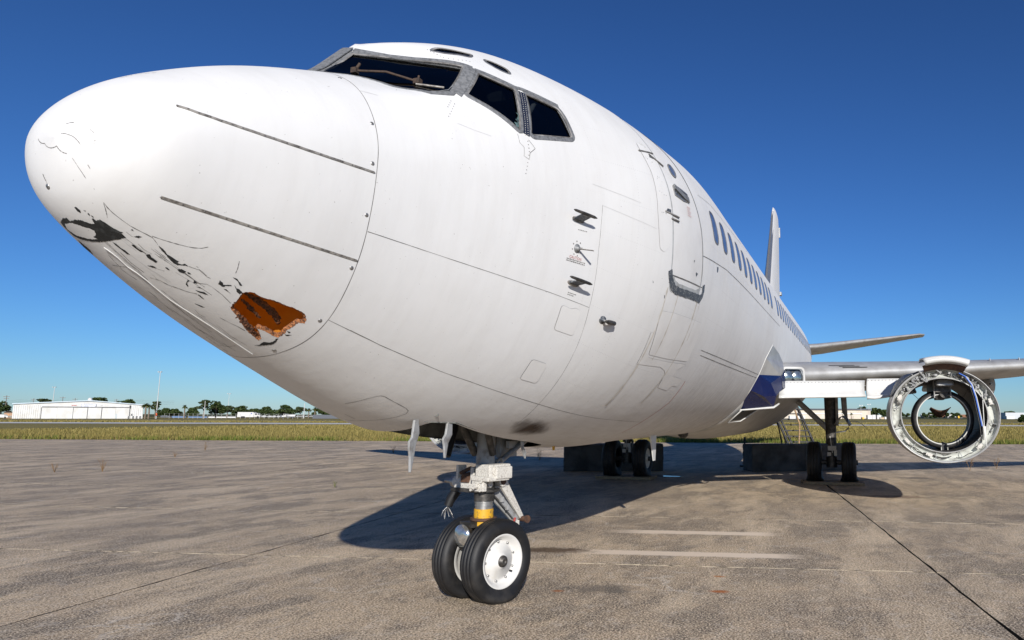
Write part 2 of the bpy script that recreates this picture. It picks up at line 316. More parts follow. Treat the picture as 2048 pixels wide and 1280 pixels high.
def spl_setup(xk,yk):
    n=len(xk);h=np.diff(xk);A=np.zeros((n,n));b=np.zeros(n);A[0,0]=A[-1,-1]=1
    for i in range(1,n-1):
        A[i,i-1]=h[i-1];A[i,i]=2*(h[i-1]+h[i]);A[i,i+1]=h[i];b[i]=6*((yk[i+1]-yk[i])/h[i]-(yk[i]-yk[i-1])/h[i-1])
    M=np.linalg.solve(A,b)
    def f(x):
        x=np.clip(x,xk[0],xk[-1])
        i=np.clip(np.searchsorted(xk,x)-1,0,n-2);t0=x-xk[i];t1=xk[i+1]-x;hh=h[i]
        return M[i]*t1**3/(6*hh)+M[i+1]*t0**3/(6*hh)+(yk[i]/hh-M[i]*hh/6)*t1+(yk[i+1]/hh-M[i+1]*hh/6)*t0
    return f
_w=spl_setup(SS,KW);_u=spl_setup(SS[:8],KU);_d=spl_setup(SS,KD);_c=spl_setup(CX,CZ)
def smooth(t): t=np.clip(t,0,1); return t*t*(3-2*t)
XT=20.5; XE=32.2          # tail taper start / end
def sq(X): return np.sqrt(np.clip(X-X0,0,None))
def fW(X):
    t=np.clip((X-XT)/(XE-XT),0,1)
    return _w(sq(X))*(1-.84*t**1.7)
def fB(X):
    t=np.clip((X-XT)/(XE-XT),0,1)
    return ZT-_d(sq(X))+2.75*t**1.5
def fTF(X):
    t=np.clip((X-XT)/(XE-XT),0,1)
    return _c(X)-.42*t**2
def fTN(X): return ZT+_u(sq(X))
def fZM(X):
    t=np.clip((X-X0)/5.5,0,1); g=t*(2-t)
    tt=np.clip((X-XT)/(XE-XT),0,1)
    return ZT+(ZC-ZT)*g+.9*tt**1.5
def radius(X,be):
    """outer skin radius at station X and angle be (0 belly, pi/2 port, pi crown)"""
    X,be=np.broadcast_arrays(np.asarray(X,float),np.asarray(be,float))
    s,c=np.sin(be),np.cos(be); W=np.maximum(fW(X),1e-5); zm=fZM(X)
    lo=np.maximum(zm-fB(X),1e-5)
    rl=1/np.sqrt((s/W)**2+(c/lo)**2)
    rN=1/np.sqrt((s/W)**2+(c/np.maximum(fTN(X)-zm,1e-5))**2)
    rF=1/np.sqrt((s/W)**2+(c/np.maximum(fTF(X)-zm,1e-5))**2)
    co=.415*np.abs(s)-.693*c; rhs=.72*(X-1.80)+.0125-.693*(zm-4.15)
    rP=np.where(co>1e-3,rhs/np.maximum(co,1e-3),50.)
    k=.085*np.sqrt(np.clip(-c,0,1))+1e-4
    h=np.clip(.5+.5*(rP-rF)/(.5*k),0,1); mn=rF*h+rP*(1-h)-.5*k*h*(1-h)
    h=np.clip(.5+.5*(rN-mn)/k,0,1); mx=rN*h+mn*(1-h)+k*h*(1-h)
    ts=smooth((X-1.15)/1.4); side=rN+(rF-rN)*ts; wb=smooth((np.arccos(np.clip(c,-1,1))-2.16)/.26); mx=side*(1-wb)+mx*wb
    up=np.where(X<3.0,mx,rF)
    up=np.where(X<1.0,rN,up)
    return np.where(c>=0,rl,up)
def S(X,be,off=0.):
    X,be=np.broadcast_arrays(np.asarray(X,float),np.asarray(be,float))
    def P(X,be):
        r=radius(X,be); return np.stack([X,-r*np.sin(be),fZM(X)-r*np.cos(be)],-1)
    p=P(X,be)
    if np.any(off!=0):
        return p+normal(X,be)*np.asarray(off)[...,None] if np.ndim(off) else p+normal(X,be)*off
    return p
def normal(X,be):
    def P(X,be):
        r=radius(X,be); return np.stack([X,-r*np.sin(be),fZM(X)-r*np.cos(be)],-1)
    h=.004; X2=np.maximum(X,X0+.012)
    a=P(X2+h,be)-P(X2-h,be); hb=.004; b=P(X2,be+hb)-P(X2,be-hb)
    n=np.cross(a,b); n/=np.linalg.norm(n,axis=-1,keepdims=True)+1e-12
    return n
DET={
'peel':[[(0.139,-0.3007),(0.132,-0.2083),(0.145,-0.1919),(0.135,-0.0808),(0.141,0.0234),(0.157,0.0858),(0.163,0.1389),(0.142,0.1659),(0.141,0.1883),(0.153,0.1941),(0.153,0.2494),(0.173,0.2684),(0.197,0.2768),(0.217,0.2962),(0.23,0.3114),(0.227,0.2633),(0.234,0.2903),(0.251,0.2819),(0.246,0.2077),(0.241,0.1411),(0.24,0.0257),(0.238,-0.059),(0.238,-0.1759),(0.24,-0.2879),(0.239,-0.3795),(0.221,-0.4181),(0.201,-0.4418),(0.173,-0.4327)],[(0.091,0.0607),(0.093,0.1022),(0.106,0.1168),(0.113,0.0899),(0.106,0.0623)],[(0.258,-0.3584),(0.278,-0.3414),(0.293,-0.3027),(0.308,-0.3009),(0.35,-0.3402),(0.319,-0.4168),(0.281,-0.3852)],[(0.285,0.2507),(0.29,0.275),(0.308,0.2625),(0.333,0.2698),(0.326,0.252),(0.308,0.2479)],[(0.346,0.2594),(0.354,0.2868),(0.366,0.2726),(0.395,0.2723),(0.396,0.2508),(0.382,0.2478),(0.361,0.2437)],[(0.263,0.3516),(0.269,0.3891),(0.279,0.3994),(0.275,0.3641)],[(0.235,0.3945),(0.237,0.4133),(0.246,0.4017)],[(0.246,0.1216),(0.26,0.1363),(0.284,0.1358),(0.296,0.149),(0.321,0.1469),(0.314,0.1273),(0.289,0.1229),(0.265,0.1172)],[(0.108,0.1648),(0.11,0.1862),(0.114,0.1871),(0.112,0.1703)],[(0.121,0.1763),(0.121,0.1959),(0.127,0.1924),(0.127,0.1731)],[(0.13,0.1963),(0.135,0.2109),(0.14,0.2031),(0.135,0.1924)],[(0.392,0.1746),(0.402,0.2048),(0.416,0.2123),(0.41,0.1887)],[(0.333,0.4237),(0.348,0.4094),(0.365,0.4071),(0.394,0.3822),(0.413,0.3831),(0.434,0.379),(0.446,0.3836),(0.442,0.3596),(0.461,0.3705),(0.47,0.3894),(0.488,0.3868),(0.475,0.3777),(0.454,0.3462),(0.438,0.3429),(0.409,0.358),(0.386,0.3749),(0.361,0.3892)],[(0.47,0.3128),(0.477,0.3352),(0.498,0.3393),(0.499,0.3141),(0.483,0.3029)],[(0.504,0.3329),(0.508,0.3435),(0.522,0.3408),(0.512,0.3294)],[(0.545,0.2553),(0.541,0.2674),(0.543,0.288),(0.532,0.2856),(0.545,0.2447),(0.561,0.2331),(0.562,0.2415)],[(0.591,0.2483),(0.611,0.2575),(0.625,0.2721),(0.648,0.2666),(0.631,0.2566),(0.609,0.2448)],[(0.582,0.2738),(0.594,0.2858),(0.608,0.2835),(0.592,0.2782)],[(0.634,0.3797),(0.627,0.4108),(0.643,0.4031),(0.652,0.3932),(0.68,0.4163),(0.684,0.4104),(0.662,0.3916),(0.66,0.3771),(0.648,0.3764)],[(0.666,0.3671),(0.679,0.3719),(0.71,0.3593),(0.684,0.364)],[(0.658,0.4717),(0.679,0.4733),(0.702,0.4592),(0.721,0.4475),(0.712,0.4399),(0.689,0.4595)],[(0.689,0.4273),(0.708,0.4128),(0.723,0.4149),(0.743,0.4092),(0.741,0.3842),(0.721,0.3954)],[(0.619,0.2257),(0.631,0.2297),(0.658,0.2204),(0.636,0.2181)],[(0.654,0.145),(0.674,0.1565),(0.699,0.1657),(0.682,0.1504)],[(0.556,0.2931),(0.552,0.3119),(0.572,0.3034),(0.562,0.287)],[(0.505,0.4194),(0.522,0.4172),(0.513,0.4153)],[(0.434,0.2631),(0.437,0.2758),(0.454,0.2701),(0.447,0.2617)],[(1.056,0.1388),(1.051,0.1762),(1.07,0.1901),(1.079,0.2146),(1.073,0.2375),(1.076,0.247),(1.092,0.2134),(1.092,0.1894),(1.074,0.1541),(1.048,0.114)],[(1.07,0.3148),(1.091,0.3183),(1.09,0.3063)],[(1.081,0.2888),(1.111,0.3047),(1.094,0.2837)]],
'peel_island':[[(0.167,-0.3337),(0.151,-0.1908),(0.157,-0.0965),(0.168,-0.0247),(0.175,0.0278),(0.188,0.0601),(0.207,0.0224),(0.215,-0.0326),(0.225,-0.0001),(0.226,-0.0605),(0.222,-0.1705),(0.219,-0.2841),(0.211,-0.3399),(0.202,-0.3891)]],
'crack':[[(0.112,0.4905),(0.131,0.4606),(0.153,0.4449),(0.187,0.4361),(0.222,0.4316),(0.283,0.449),(0.305,0.4508),(0.299,0.4617),(0.362,0.4971),(0.398,0.5161),(0.443,0.5419),(0.472,0.5679),(0.491,0.5998)],[(0.302,0.4532),(0.333,0.4237)],[(0.488,0.3868),(0.53,0.4029),(0.572,0.386),(0.592,0.3876)],[(0.526,0.4071),(0.542,0.4038),(0.571,0.3882)],[(0.233,0.3413),(0.258,0.3376),(0.264,0.3485)],[(0.345,0.3612),(0.375,0.3524),(0.402,0.348)],[(0.452,0.0826),(0.477,0.1261),(0.516,0.1434),(0.548,0.1728),(0.583,0.1962),(0.614,0.2258)],[(0.4,0.1832),(0.424,0.2094),(0.446,0.2319)],[(0.573,0.306),(0.601,0.3354),(0.629,0.3363),(0.689,0.3227),(0.747,0.3005)],[(0.502,0.3199),(0.532,0.3133)],[(0.637,0.5928),(0.651,0.5387),(0.657,0.5052)],[(-0.009,1.7881),(-0.006,1.5818),(0.001,1.3614),(0.007,1.208)],[(-0.001,-1.5676),(-0.007,-1.1298),(-0.008,0.377),(-0.0,0.695)],[(0.007,0.733),(0.02,0.6738),(0.043,0.6064)],[(0.029,0.8509),(0.036,0.8117)],[(0.019,-0.4891),(0.028,-0.3802),(0.038,-0.3075)],[(-0.003,2.366),(0.002,2.1281)],[(0.014,1.668),(0.019,1.5729)],[(0.223,3.0613),(0.287,3.0018),(0.339,2.8638)],[(0.114,0.4803),(0.158,0.3436)],[(0.388,-0.1007),(0.418,-0.0832),(0.458,-0.054)],[(0.374,-0.1582),(0.375,-0.0689),(0.38,-0.0003)],[(0.373,-0.3058),(0.401,-0.3143),(0.427,-0.2873),(0.466,-0.27)],[(0.621,-0.1804),(0.656,-0.1769),(0.712,-0.19)],[(0.787,0.1638),(0.839,0.1697),(0.881,0.1778),(0.927,0.1785)],[(1.022,-0.085),(1.027,-0.047),(1.02,0.0223)]],
'strip':[[(0.23,1.9312),(0.301,1.8356),(0.383,1.7638),(0.473,1.7037),(0.568,1.6507),(0.67,1.604),(0.778,1.5627),(0.894,1.5259),(1.018,1.4929),(1.151,1.4631)],[(0.232,0.8759),(0.312,0.8762),(0.399,0.8724),(0.492,0.8681),(0.589,0.8643),(0.692,0.8606),(0.801,0.8567),(0.918,0.8525),(1.043,0.8483),(1.175,0.8445)]],
'wire':[[(0.266,-0.0228),(0.279,-0.0089),(0.297,0.0034),(0.325,0.0128),(0.375,0.0099),(0.414,0.0303),(0.461,0.0375),(0.595,0.0302),(0.7,0.048),(0.816,0.0565),(0.957,0.0537),(1.114,0.0456)]],
'screw':[[(1.161,1.8618)],[(1.137,1.5297)],[(1.149,1.1472)],[(1.165,0.7926)],[(1.169,0.4504)],[(1.136,0.1618)],[(0.039,-0.3335)],[(1.242,2.5015)]],
'hole':[[(0.763,0.2756),(0.756,0.3176),(0.756,0.3554),(0.747,0.3834),(0.743,0.4035),(0.764,0.4243),(0.791,0.4405),(0.815,0.4345),(0.843,0.4338),(0.872,0.4434),(0.904,0.4491),(0.939,0.451),(0.974,0.4527),(1.001,0.4563),(1.029,0.455),(1.058,0.4519),(1.081,0.446),(1.106,0.422),(1.109,0.4003),(1.079,0.3882),(1.077,0.357),(1.073,0.3387),(1.069,0.3199),(1.075,0.278),(1.072,0.2506),(1.044,0.2458),(1.008,0.2462),(0.98,0.2469),(0.951,0.2394),(0.99,0.2136),(1.02,0.1908),(1.028,0.1657),(0.998,0.1719),(0.962,0.1796),(0.927,0.1874),(0.885,0.2095),(0.844,0.2314),(0.808,0.2493),(0.78,0.2593)]],
'line':[[(1.18,1.04),(1.361,1.0264),(1.555,1.0155),(1.762,1.0075),(1.964,1.0028),(2.182,0.9996),(2.422,0.9961),(2.688,0.9938),(3.158,0.9862)],[(1.208,0.4717),(1.39,0.4648),(1.586,0.459),(1.826,0.4607),(2.093,0.4616),(2.386,0.4687),(2.735,0.4694),(3.301,0.4684),(3.848,0.4622),(4.407,0.4587),(5.072,0.4622),(5.875,0.4568)],[(3.094,1.5447),(3.09,1.4294),(3.097,1.2894),(3.13,1.1293),(3.162,0.9815)],[(3.162,0.9815),(3.215,0.7964),(3.251,0.6245),(3.275,0.4784),(3.325,0.3194)],[(3.094,1.5419),(3.433,1.5161),(3.822,1.4941)],[(2.98,1.655),(3.245,1.6339),(3.579,1.61)],[(4.974,1.4696),(5.419,1.4854),(6.14,1.5092),(7.96,1.5169),(11.897,1.5145)],[(5.84,0.9843),(6.893,0.9844),(10.701,0.9773)],[(5.915,0.9551),(7.051,0.9514),(10.623,0.9438)],[(1.234,2.2439),(1.28,2.2169),(1.324,2.1864)],[(1.783,1.9405),(1.889,1.8999),(2.023,1.8621)],[(2.264,1.9001),(2.262,1.8382),(2.294,1.8114),(2.279,1.7508),(2.324,1.7316),(2.34,1.777),(2.399,1.8126),(2.353,1.8675)],[(1.357,0.468),(1.586,0.459)],[(1.835,0.0768),(1.846,0.1235),(1.86,0.1688),(1.881,0.2111),(1.899,0.2278),(1.931,0.2341),(1.989,0.2315),(2.067,0.2296),(2.144,0.227),(2.189,0.219),(2.209,0.1974),(2.201,0.1627),(2.18,0.1223),(2.156,0.0708),(2.14,0.0156),(2.159,-0.0823)],[(2.004,-0.0096),(2.099,-0.0035)],[(5.136,1.8544),(5.757,1.8908),(6.824,1.8812),(9.197,1.9627)]],
'redline':[[(5.957,0.7825),(5.993,0.7246),(6.034,0.6247),(5.934,0.5463),(5.84,0.4536),(5.778,0.3442)]],
'panel':[[(2.85,0.9541),(2.966,0.9489),(3.013,0.9618),(3.075,0.953),(3.109,0.8286),(2.869,0.8269)],[(2.809,0.6619),(3.002,0.6637),(3.029,0.5619),(2.815,0.5575)],[(4.203,1.0981),(4.454,1.1089),(4.876,1.1154),(5.401,1.1211),(5.464,1.093),(5.494,0.9865),(5.519,0.8958),(4.888,0.8782),(4.328,0.8703),(4.305,0.8951),(4.226,1.0007),(4.172,1.0843)]],
'doubler':[[(4.149,0.9769),(4.215,0.9785),(4.263,0.8741),(4.367,0.8553),(4.942,0.8623),(5.557,0.8779),(5.343,0.8333),(5.353,0.7937),(5.775,0.7894),(5.766,0.7405),(5.567,0.7395),(5.506,0.7052),(5.131,0.7133),(5.051,0.7957),(4.95,0.8153),(4.785,0.826),(4.213,0.8077)]],
'stain':[[(3.293,0.2603),(3.339,0.3098),(3.53,0.3413),(3.771,0.3463),(3.911,0.292),(3.834,0.2397),(3.529,0.2288)]],
'w1':[[(1.763,3.0857),(2.176,2.4795),(1.921,2.2704)]],
'w2':[[(2.204,2.402),(2.465,2.2614),(2.298,1.9188),(1.995,2.2222)]],
'w3':[[(2.535,2.2351),(2.841,2.1428),(2.857,2.0833),(2.858,1.9385),(2.826,1.9206),(2.407,1.8979),(2.389,1.9217)]],
'brow':[[(2.128,2.7579),(2.21,2.7696),(2.319,2.7107),(2.444,2.6463),(2.344,2.5903),(2.183,2.6599)],[(2.482,2.5887),(2.565,2.5367),(2.612,2.4806),(2.578,2.407),(2.492,2.441),(2.437,2.53)]],
'doubler_strip':[[(3.803,2.0038),(3.8,1.9212),(3.833,1.808),(3.831,1.7144),(3.825,1.5955),(3.856,1.4765),(3.895,1.3955),(3.976,1.3866),(4.058,1.4274),(4.059,1.5415),(4.06,1.5991),(4.066,1.6878),(4.037,1.7682),(3.982,1.8666),(4.023,1.9977)]],
'hinge':[[(3.76,1.9428),(4.047,1.9589)],[(3.933,1.9382),(4.153,1.8895)],[(3.95,1.6053),(4.226,1.5994)],[(4.071,1.5787),(4.224,1.5774)]],
'hingebox':[[(3.942,1.9396),(4.02,1.9323),(3.986,1.9143),(3.915,1.9182)],[(3.997,1.6249),(4.065,1.6251),(4.06,1.6028),(3.961,1.6029)]],
'handle':[[(4.215,1.7775),(4.335,1.7837),(4.575,1.7709),(4.579,1.7268),(4.399,1.7166),(4.212,1.7278)]],
'peep':[[(4.331,1.9315),(4.436,1.9414),(4.478,1.9075),(4.425,1.8622),(4.369,1.85),(4.298,1.8676)]],
'scuff':[[(4.137,1.3084),(4.168,1.276),(4.232,1.2412),(4.308,1.2242),(4.408,1.222),(4.683,1.2288),(4.996,1.2353),(5.082,1.2343),(5.141,1.2592),(5.151,1.2841),(5.126,1.3179)]],
'sill':[[(4.221,1.2775),(4.273,1.2565),(4.377,1.2475),(4.61,1.2494),(4.884,1.2554),(4.988,1.2741),(5.027,1.2952)]],
'cutline':[[(4.186,1.2891),(5.09,1.3008)]],
'rivets':[[(2.128,2.7712),(2.126,2.6282),(2.187,2.5627),(2.269,2.5343)],[(1.838,2.1507),(1.779,2.088)],[(1.851,2.122),(1.739,1.9959)],[(2.343,1.8563),(2.336,1.7863),(2.306,1.7105),(2.281,1.6362)]],
'chip':[[(4.791,1.359),(4.861,1.3601),(4.825,1.3428)],[(4.677,1.4167),(4.711,1.4146),(4.687,1.4013)],[(5.614,1.473),(5.691,1.4781),(5.684,1.447),(5.635,1.442)],[(4.133,1.1763),(4.157,1.1734),(4.162,1.1605)],[(4.156,1.2449),(4.171,1.2517),(4.2,1.2333)],[(3.869,1.2273),(3.896,1.2146),(3.88,1.2128)]]}
# ================================================================== surface tools
def inpoly(px,py,poly):
    poly=np.asarray(poly); x1,y1=poly[:,0],poly[:,1]; x2,y2=np.roll(x1,-1),np.roll(y1,-1); c=np.zeros(len(px),bool)
    for a,b,d,e in zip(x1,y1,x2,y2):
        if b==e: continue
        k=((b>py)!=(e>py))&(px<(d-a)*(py-b)/(e-b)+a); c^=k
    return c
def dens(poly,sp,closed=True):
    out=[];n=len(poly)
    for i in range(n if closed else n-1):
        a=np.asarray(poly[i],float);b=np.asarray(poly[(i+1)%n],float); k=max(1,int(math.ceil(np.hypot(*(b-a))/sp)))
        out+=[a+(b-a)*t/k for t in range(k)]
    if not closed: out.append(np.asarray(poly[-1],float))
    return np.array(out)
def cdt(outer,holes,sp,bsp=None):
    """triangulate a planar region: returns points and triangles"""
    bsp=bsp or sp; loops=[dens(outer,bsp)]+[dens(h,bsp*.6) for h in holes]
    lo=loops[0].min(0);hi=loops[0].max(0)
    gx,gy=np.meshgrid(np.arange(lo[0]+sp/2,hi[0],sp),np.arange(lo[1]+sp/2,hi[1],sp)); g=np.c_[gx.ravel(),gy.ravel()]
    g[:,0]+=(np.round((g[:,1]-lo[1])/sp)%2)*sp*.5
    k=inpoly(g[:,0],g[:,1],loops[0])
    for h in loops[1:]: k&=~inpoly(g[:,0],g[:,1],h)
    g=g[k]
    allb=np.concatenate(loops)
    if len(g):
        keep=np.ones(len(g),bool)
        for i in range(0,len(g),4000):
            d=((g[i:i+4000,None,:]-allb[None])**2).sum(-1).min(1); keep[i:i+4000]=d>(.45*sp)**2
        g=g[keep]
    pts=np.concatenate([allb,g]) if len(g) else allb; ed=[];b=0
    for l in loops:
        n=len(l); ed+=[(b+i,b+(i+1)%n) for i in range(n)]; b+=n
    v,e,f,_,_,_=geometry.delaunay_2d_cdt([Vector(p) for p in pts],ed,[],0,1e-7)
    v=np.array([tuple(q) for q in v]); f=np.array([t for t in f if len(t)==3]); c=v[f].mean(1)
    k=inpoly(c[:,0],c[:,1],loops[0])
    for h in loops[1:]: k&=~inpoly(c[:,0],c[:,1],h)
    return v,f[k],loops
BS=1.5     # metres per radian in the unrolled chart
def unroll(p): return [(x,b*BS) for x,b in p]
def orient(P,F,Nn):
    a=np.cross(P[F[:,1]]-P[F[:,0]],P[F[:,2]]-P[F[:,0]]); s=(a*Nn[F[:,0]]).sum(-1)<0; F=F.copy(); F[s]=F[s][:,::-1]; return F
def skin(name,outer,mat,parent,off=0.,sp=.03,holes=(),bsp=None,edge=0.,edgemat=None):
    """a piece of aircraft skin bounded by a loop of (station, angle); edge>0 adds a turned-in rim"""
    v,f,loops=cdt(unroll(outer),[unroll(h) for h in holes],sp,bsp)
    X,be=v[:,0],v[:,1]/BS; P=S(X,be,off) if off else S(X,be); Nn=normal(X,be); F=orient(P,f,Nn)
    V=list(P);FF=[tuple(t) for t in F];NN=list(Nn)
    if edge:
        for l in loops:
            bx,bb=l[:,0],l[:,1]/BS; A=S(bx,bb,off) if off else S(bx,bb); Bn=normal(bx,bb); B=A-Bn*edge; n=len(l); b=len(V)
            tan=np.roll(A,-1,0)-np.roll(A,1,0); out=np.cross(tan,Bn); out/=np.linalg.norm(out,axis=1,keepdims=True)+1e-9
            V+=list(A)+list(B); NN+=list(out)*2
            FF+=[(b+i,b+(i+1)%n,b+n+(i+1)%n,b+n+i) for i in range(n)]
    return mesh(name,V,FF,mat,parent,True,NN)
def ribbon(name,path,w,mat,parent,off=.0012,sp=.03,wob=0.,closed=False,thick=0.):
    d=dens(unroll(path),sp,closed); X,be=d[:,0],d[:,1]/BS; P=S(X,be); Nn=normal(X,be)
    if closed: T=np.roll(P,-1,0)-np.roll(P,1,0)
    else: T=np.gradient(P,axis=0)
    T/=np.linalg.norm(T,axis=1,keepdims=True)+1e-9; side=np.cross(Nn,T)
    ww=np.full(len(P),w/2.)
    if wob: ww=ww*(1+wob*(rng.random(len(P))-.5)*2)
    A=P+side*ww[:,None]+Nn*(off+thick);B=P-side*ww[:,None]+Nn*(off+thick); n=len(P); V=list(A)+list(B); F=[]
    m=n if closed else n-1
    for i in range(m):
        j=(i+1)%n; F.append((i,j,n+j,n+i))
    if thick:
        C=P+side*ww[:,None]-Nn*.001; D=P-side*ww[:,None]-Nn*.001; V+=list(C)+list(D)
        for i in range(m):
            j=(i+1)%n; F.append((2*n+i,2*n+j,j,i)); F.append((n+i,n+j,3*n+j,3*n+i))
        if not closed: F+= [(0,n,3*n,2*n),(n-1,2*n-1,4*n-1,3*n-1)]
    o=mesh(name,V,F,mat,parent,False)
    bm=bmesh.new(); bm.from_mesh(o.data); bmesh.ops.recalc_face_normals(bm,faces=bm.faces); bm.to_mesh(o.data); bm.free()
    return o
def jag(poly,sp,amp):
    d=dens(unroll(poly),sp); c=d.mean(0); n=len(d); r=np.roll(d,-1,0)-np.roll(d,1,0); nr=np.c_[r[:,1],-r[:,0]]; nr/=np.linalg.norm(nr,axis=1,keepdims=True)+1e-9
    k=(rng.random(n)-.5)*2*amp; return [(x,b/BS) for x,b in d+nr*k[:,None]]
def grid_skin(name,Xs,bes,mat,parent,off=0.):
    X,B=np.meshgrid(Xs,bes,indexing='ij'); P=S(X,B); Nn=normal(X,B); n,m=X.shape; F=[]
    for i in range(n-1):
        for j in range(m-1): F.append((i*m+j,(i+1)*m+j,(i+1)*m+j+1,i*m+j+1))
    P=P.reshape(-1,3);Nn=Nn.reshape(-1,3); F=np.array(F); a=np.cross(P[F[:,1]]-P[F[:,0]],P[F[:,2]]-P[F[:,0]]); s=(a*Nn[F[:,0]]).sum(-1)<0; F[s]=F[s][:,::-1]
    return mesh(name,P,F,mat,parent,True,Nn)
# ================================================================== airliner: hull
plane=tag(empty('airliner'),'derelict white twin engined airliner with torn nose cone and stripped engine cowls','airplane')
_rb=np.array([0,.167,.2985,.467,.656,.878,1.11,1.33,1.52,1.745,1.974,2.2455,2.5417,3.1416]); _rx=np.array([1.150,1.172,1.196,1.205,1.194,1.183,1.172,1.167,1.167,1.173,1.19,1.23,1.277,1.31])
_xr=spl_setup(_rb,_rx)
def XR(be): return _xr(np.abs(np.asarray(be,float)))
bel=np.linspace(-math.pi,math.pi,241)
# --- radome with its hole (disc chart)
def chart(X,be): r=np.sqrt(np.maximum(X-X0,0)); return r*math.sin(be) if np.ndim(be)==0 else r*np.sin(be), r*np.cos(be)
def inv(p): return X0+(p**2).sum(-1), np.arctan2(p[...,0],p[...,1])
hole=jag(DET['hole'][0],.012,.0035)
ob=np.linspace(-math.pi,math.pi,361)[:-1]; rr=np.sqrt(XR(ob)-.0015-X0); outer=np.c_[rr*np.sin(ob),rr*np.cos(ob)]
hx=np.array([x for x,b in hole]);hb=np.array([b for x,b in hole]); hr=np.sqrt(hx-X0); holec=np.c_[hr*np.sin(hb),hr*np.cos(hb)]
v,f,loops=cdt([tuple(q) for q in outer],[[tuple(q) for q in holec]],.022,.02)
Xv,bv=inv(v); P=S(Xv,bv); Nn=normal(Xv,bv); F=orient(P,f,Nn)
radome=mesh('radome',P,F,M['radome'],plane,True,Nn); radome['label']='scraped white nose cone with a torn hole underneath'
# broken edge
hl=loops[1]; hX,hB=inv(hl); A=S(hX,hB); Hn=normal(hX,hB); n=len(A)
tan=np.roll(A,-1,0)-np.roll(A,1,0); inw=np.cross(tan,Hn); inw/=np.linalg.norm(inw,axis=1,keepdims=True)
cen=A.mean(0); sgn=np.sign(((cen-A)*inw).sum(1).mean()); inw*=sgn
V=list(A+Hn*.001); F2=[]; K=4
for k in range(1,K+1):
    V+=list(A-Hn*(.032*k/K)+inw*(.012*math.sin(math.pi*k/K))+(rng.random((n,3))-.5)*.007)
for k in range(K): F2+=[(k*n+i,k*n+(i+1)%n,(k+1)*n+(i+1)%n,(k+1)*n+i) for i in range(n)]
mesh('torn_edge',V,F2,M['honeyedge'],radome)
def torn_flap(name,path,wid,depth,mat):
    """rough strip of broken honeycomb hanging inside the hole"""
    d=dens(unroll(path),.012,False); X,be=d[:,0],d[:,1]/BS; P=S(X,be); Nn=normal(X,be); T=np.gradient(P,axis=0); T/=np.linalg.norm(T,axis=1,keepdims=True); sd=np.cross(Nn,T); V=[];n=len(P);W=9
    for i in range(n):
        e=math.sin(math.pi*(i+.5)/n)**.5
        for k in range(W):
            a=2*math.pi*k/W; V.append(P[i]-Nn[i]*(depth+.0*i)+sd[i]*math.cos(a)*wid*e+Nn[i]*math.sin(a)*wid*.5*e+(rng.random(3)-.5)*.010)
    F=[(i*W+k,i*W+(k+1)%W,(i+1)*W+(k+1)%W,(i+1)*W+k) for i in range(n-1) for k in range(W)]
    return mesh(name,V,F,mat,radome)
torn_flap('torn_strip',[(.772,.262),(.85,.225),(.93,.195),(1.012,.172)],.024,.012,M['honey'])
torn_flap('torn_strip',[(.79,.36),(.87,.355),(.95,.34),(1.02,.31),(1.06,.27)],.020,.075,M['honey'])
torn_flap('torn_strip',[(.80,.315),(.88,.285),(.95,.262)],.010,.06,M['honey'])
# paint loss, cracks, diverter strips, screws on the radome
for pl in DET['peel']:
    if len(pl)<3: continue
    o=skin('bare_patch',jag(pl,.010,.0022),M['black'],radome,.0012,.03,bsp=.012)
skin('paint_island',jag(DET['peel_island'][0],.010,.0022),M['white'],radome,.0024,.03,bsp=.012)
for i,pl in enumerate(DET['crack']): ribbon('crack',pl,.0022 if i%3 else .003,M['line'],radome,.0010,.02,.75)
for k in range(70):     # long scrapes along the underside
    x0=rng.uniform(.16,.95); b0=rng.uniform(-.12,.46)*(.6+.5*x0); l=rng.uniform(.04,.26); sl_=rng.normal(-.05,.12)
    if x0+l>.70 and x0<1.15 and b0+max(0,sl_*l)+.03>.13 and b0<.48: continue
    ribbon('scrape',[(x0,b0),(x0+l*.5,b0+sl_*l*.5+rng.normal(0,.006)),(min(x0+l,1.12),b0+sl_*l)],rng.uniform(.0010,.0024),M['line'] if k%3 else M['seam_soft'],radome,.0008,.02,.8)
def strip(name,path,w,th,mat,par):
    o=ribbon(name,path,w,mat,par,0,.03,0,False,th); return o
for pl in DET['strip']:
    s_=strip('diverter_strip',pl,.012,.004,M['stripmat'],radome)
    d=dens(unroll(pl),.1,False)
    for q in d:
        b=MB(); p=S(q[0],q[1]/BS); nn=normal(np.array(q[0]),np.array(q[1]/BS)); b.lathe([(.004,.0045),(.0062,.0035),(.0065,0.0001)],8,frame(p,nn,(0,0,1))); b.build('rivet',M['line'],s_)
wp=DET['wire'][0]; wire=MB(); dd=dens(unroll(wp),.04,False); wire.tube([tuple(S(q[0],q[1]/BS,.004)) for q in dd],.0030,6); wire.build('sealant_bead',M['panel'],radome)
for q in DET['screw']:
    x,be=q[0]; p=S(x,be); nn=normal(np.array(x),np.array(be)); b=MB(); b.lathe([(.0005,.012),(.0025,.011),(.003,.0001)],14,frame(p,nn,(0,0,1))); sc=b.build('screw',M['bare'],radome)
    b=MB(); b.lathe([(.0032,.0055),(.0036,.0001)],10,frame(p,nn,(0,0,1))); b.build('screw_recess',M['line'],radome)
# bulkhead behind the radome
b=MB(); 
bl=MB(); bl.V=[];ring=[tuple(S(1.13,a)-normal(np.array(1.13),np.array(a))*.035) for a in np.linspace(0,2*math.pi,49)[:-1]]
bl.add([Vector(q) for q in ring],[tuple(range(48))]); bl.build('bulkhead',M['brown'],radome)
# --- main hull, nose to the constant section
XA=7.0
w1L=DET['w1'][0]
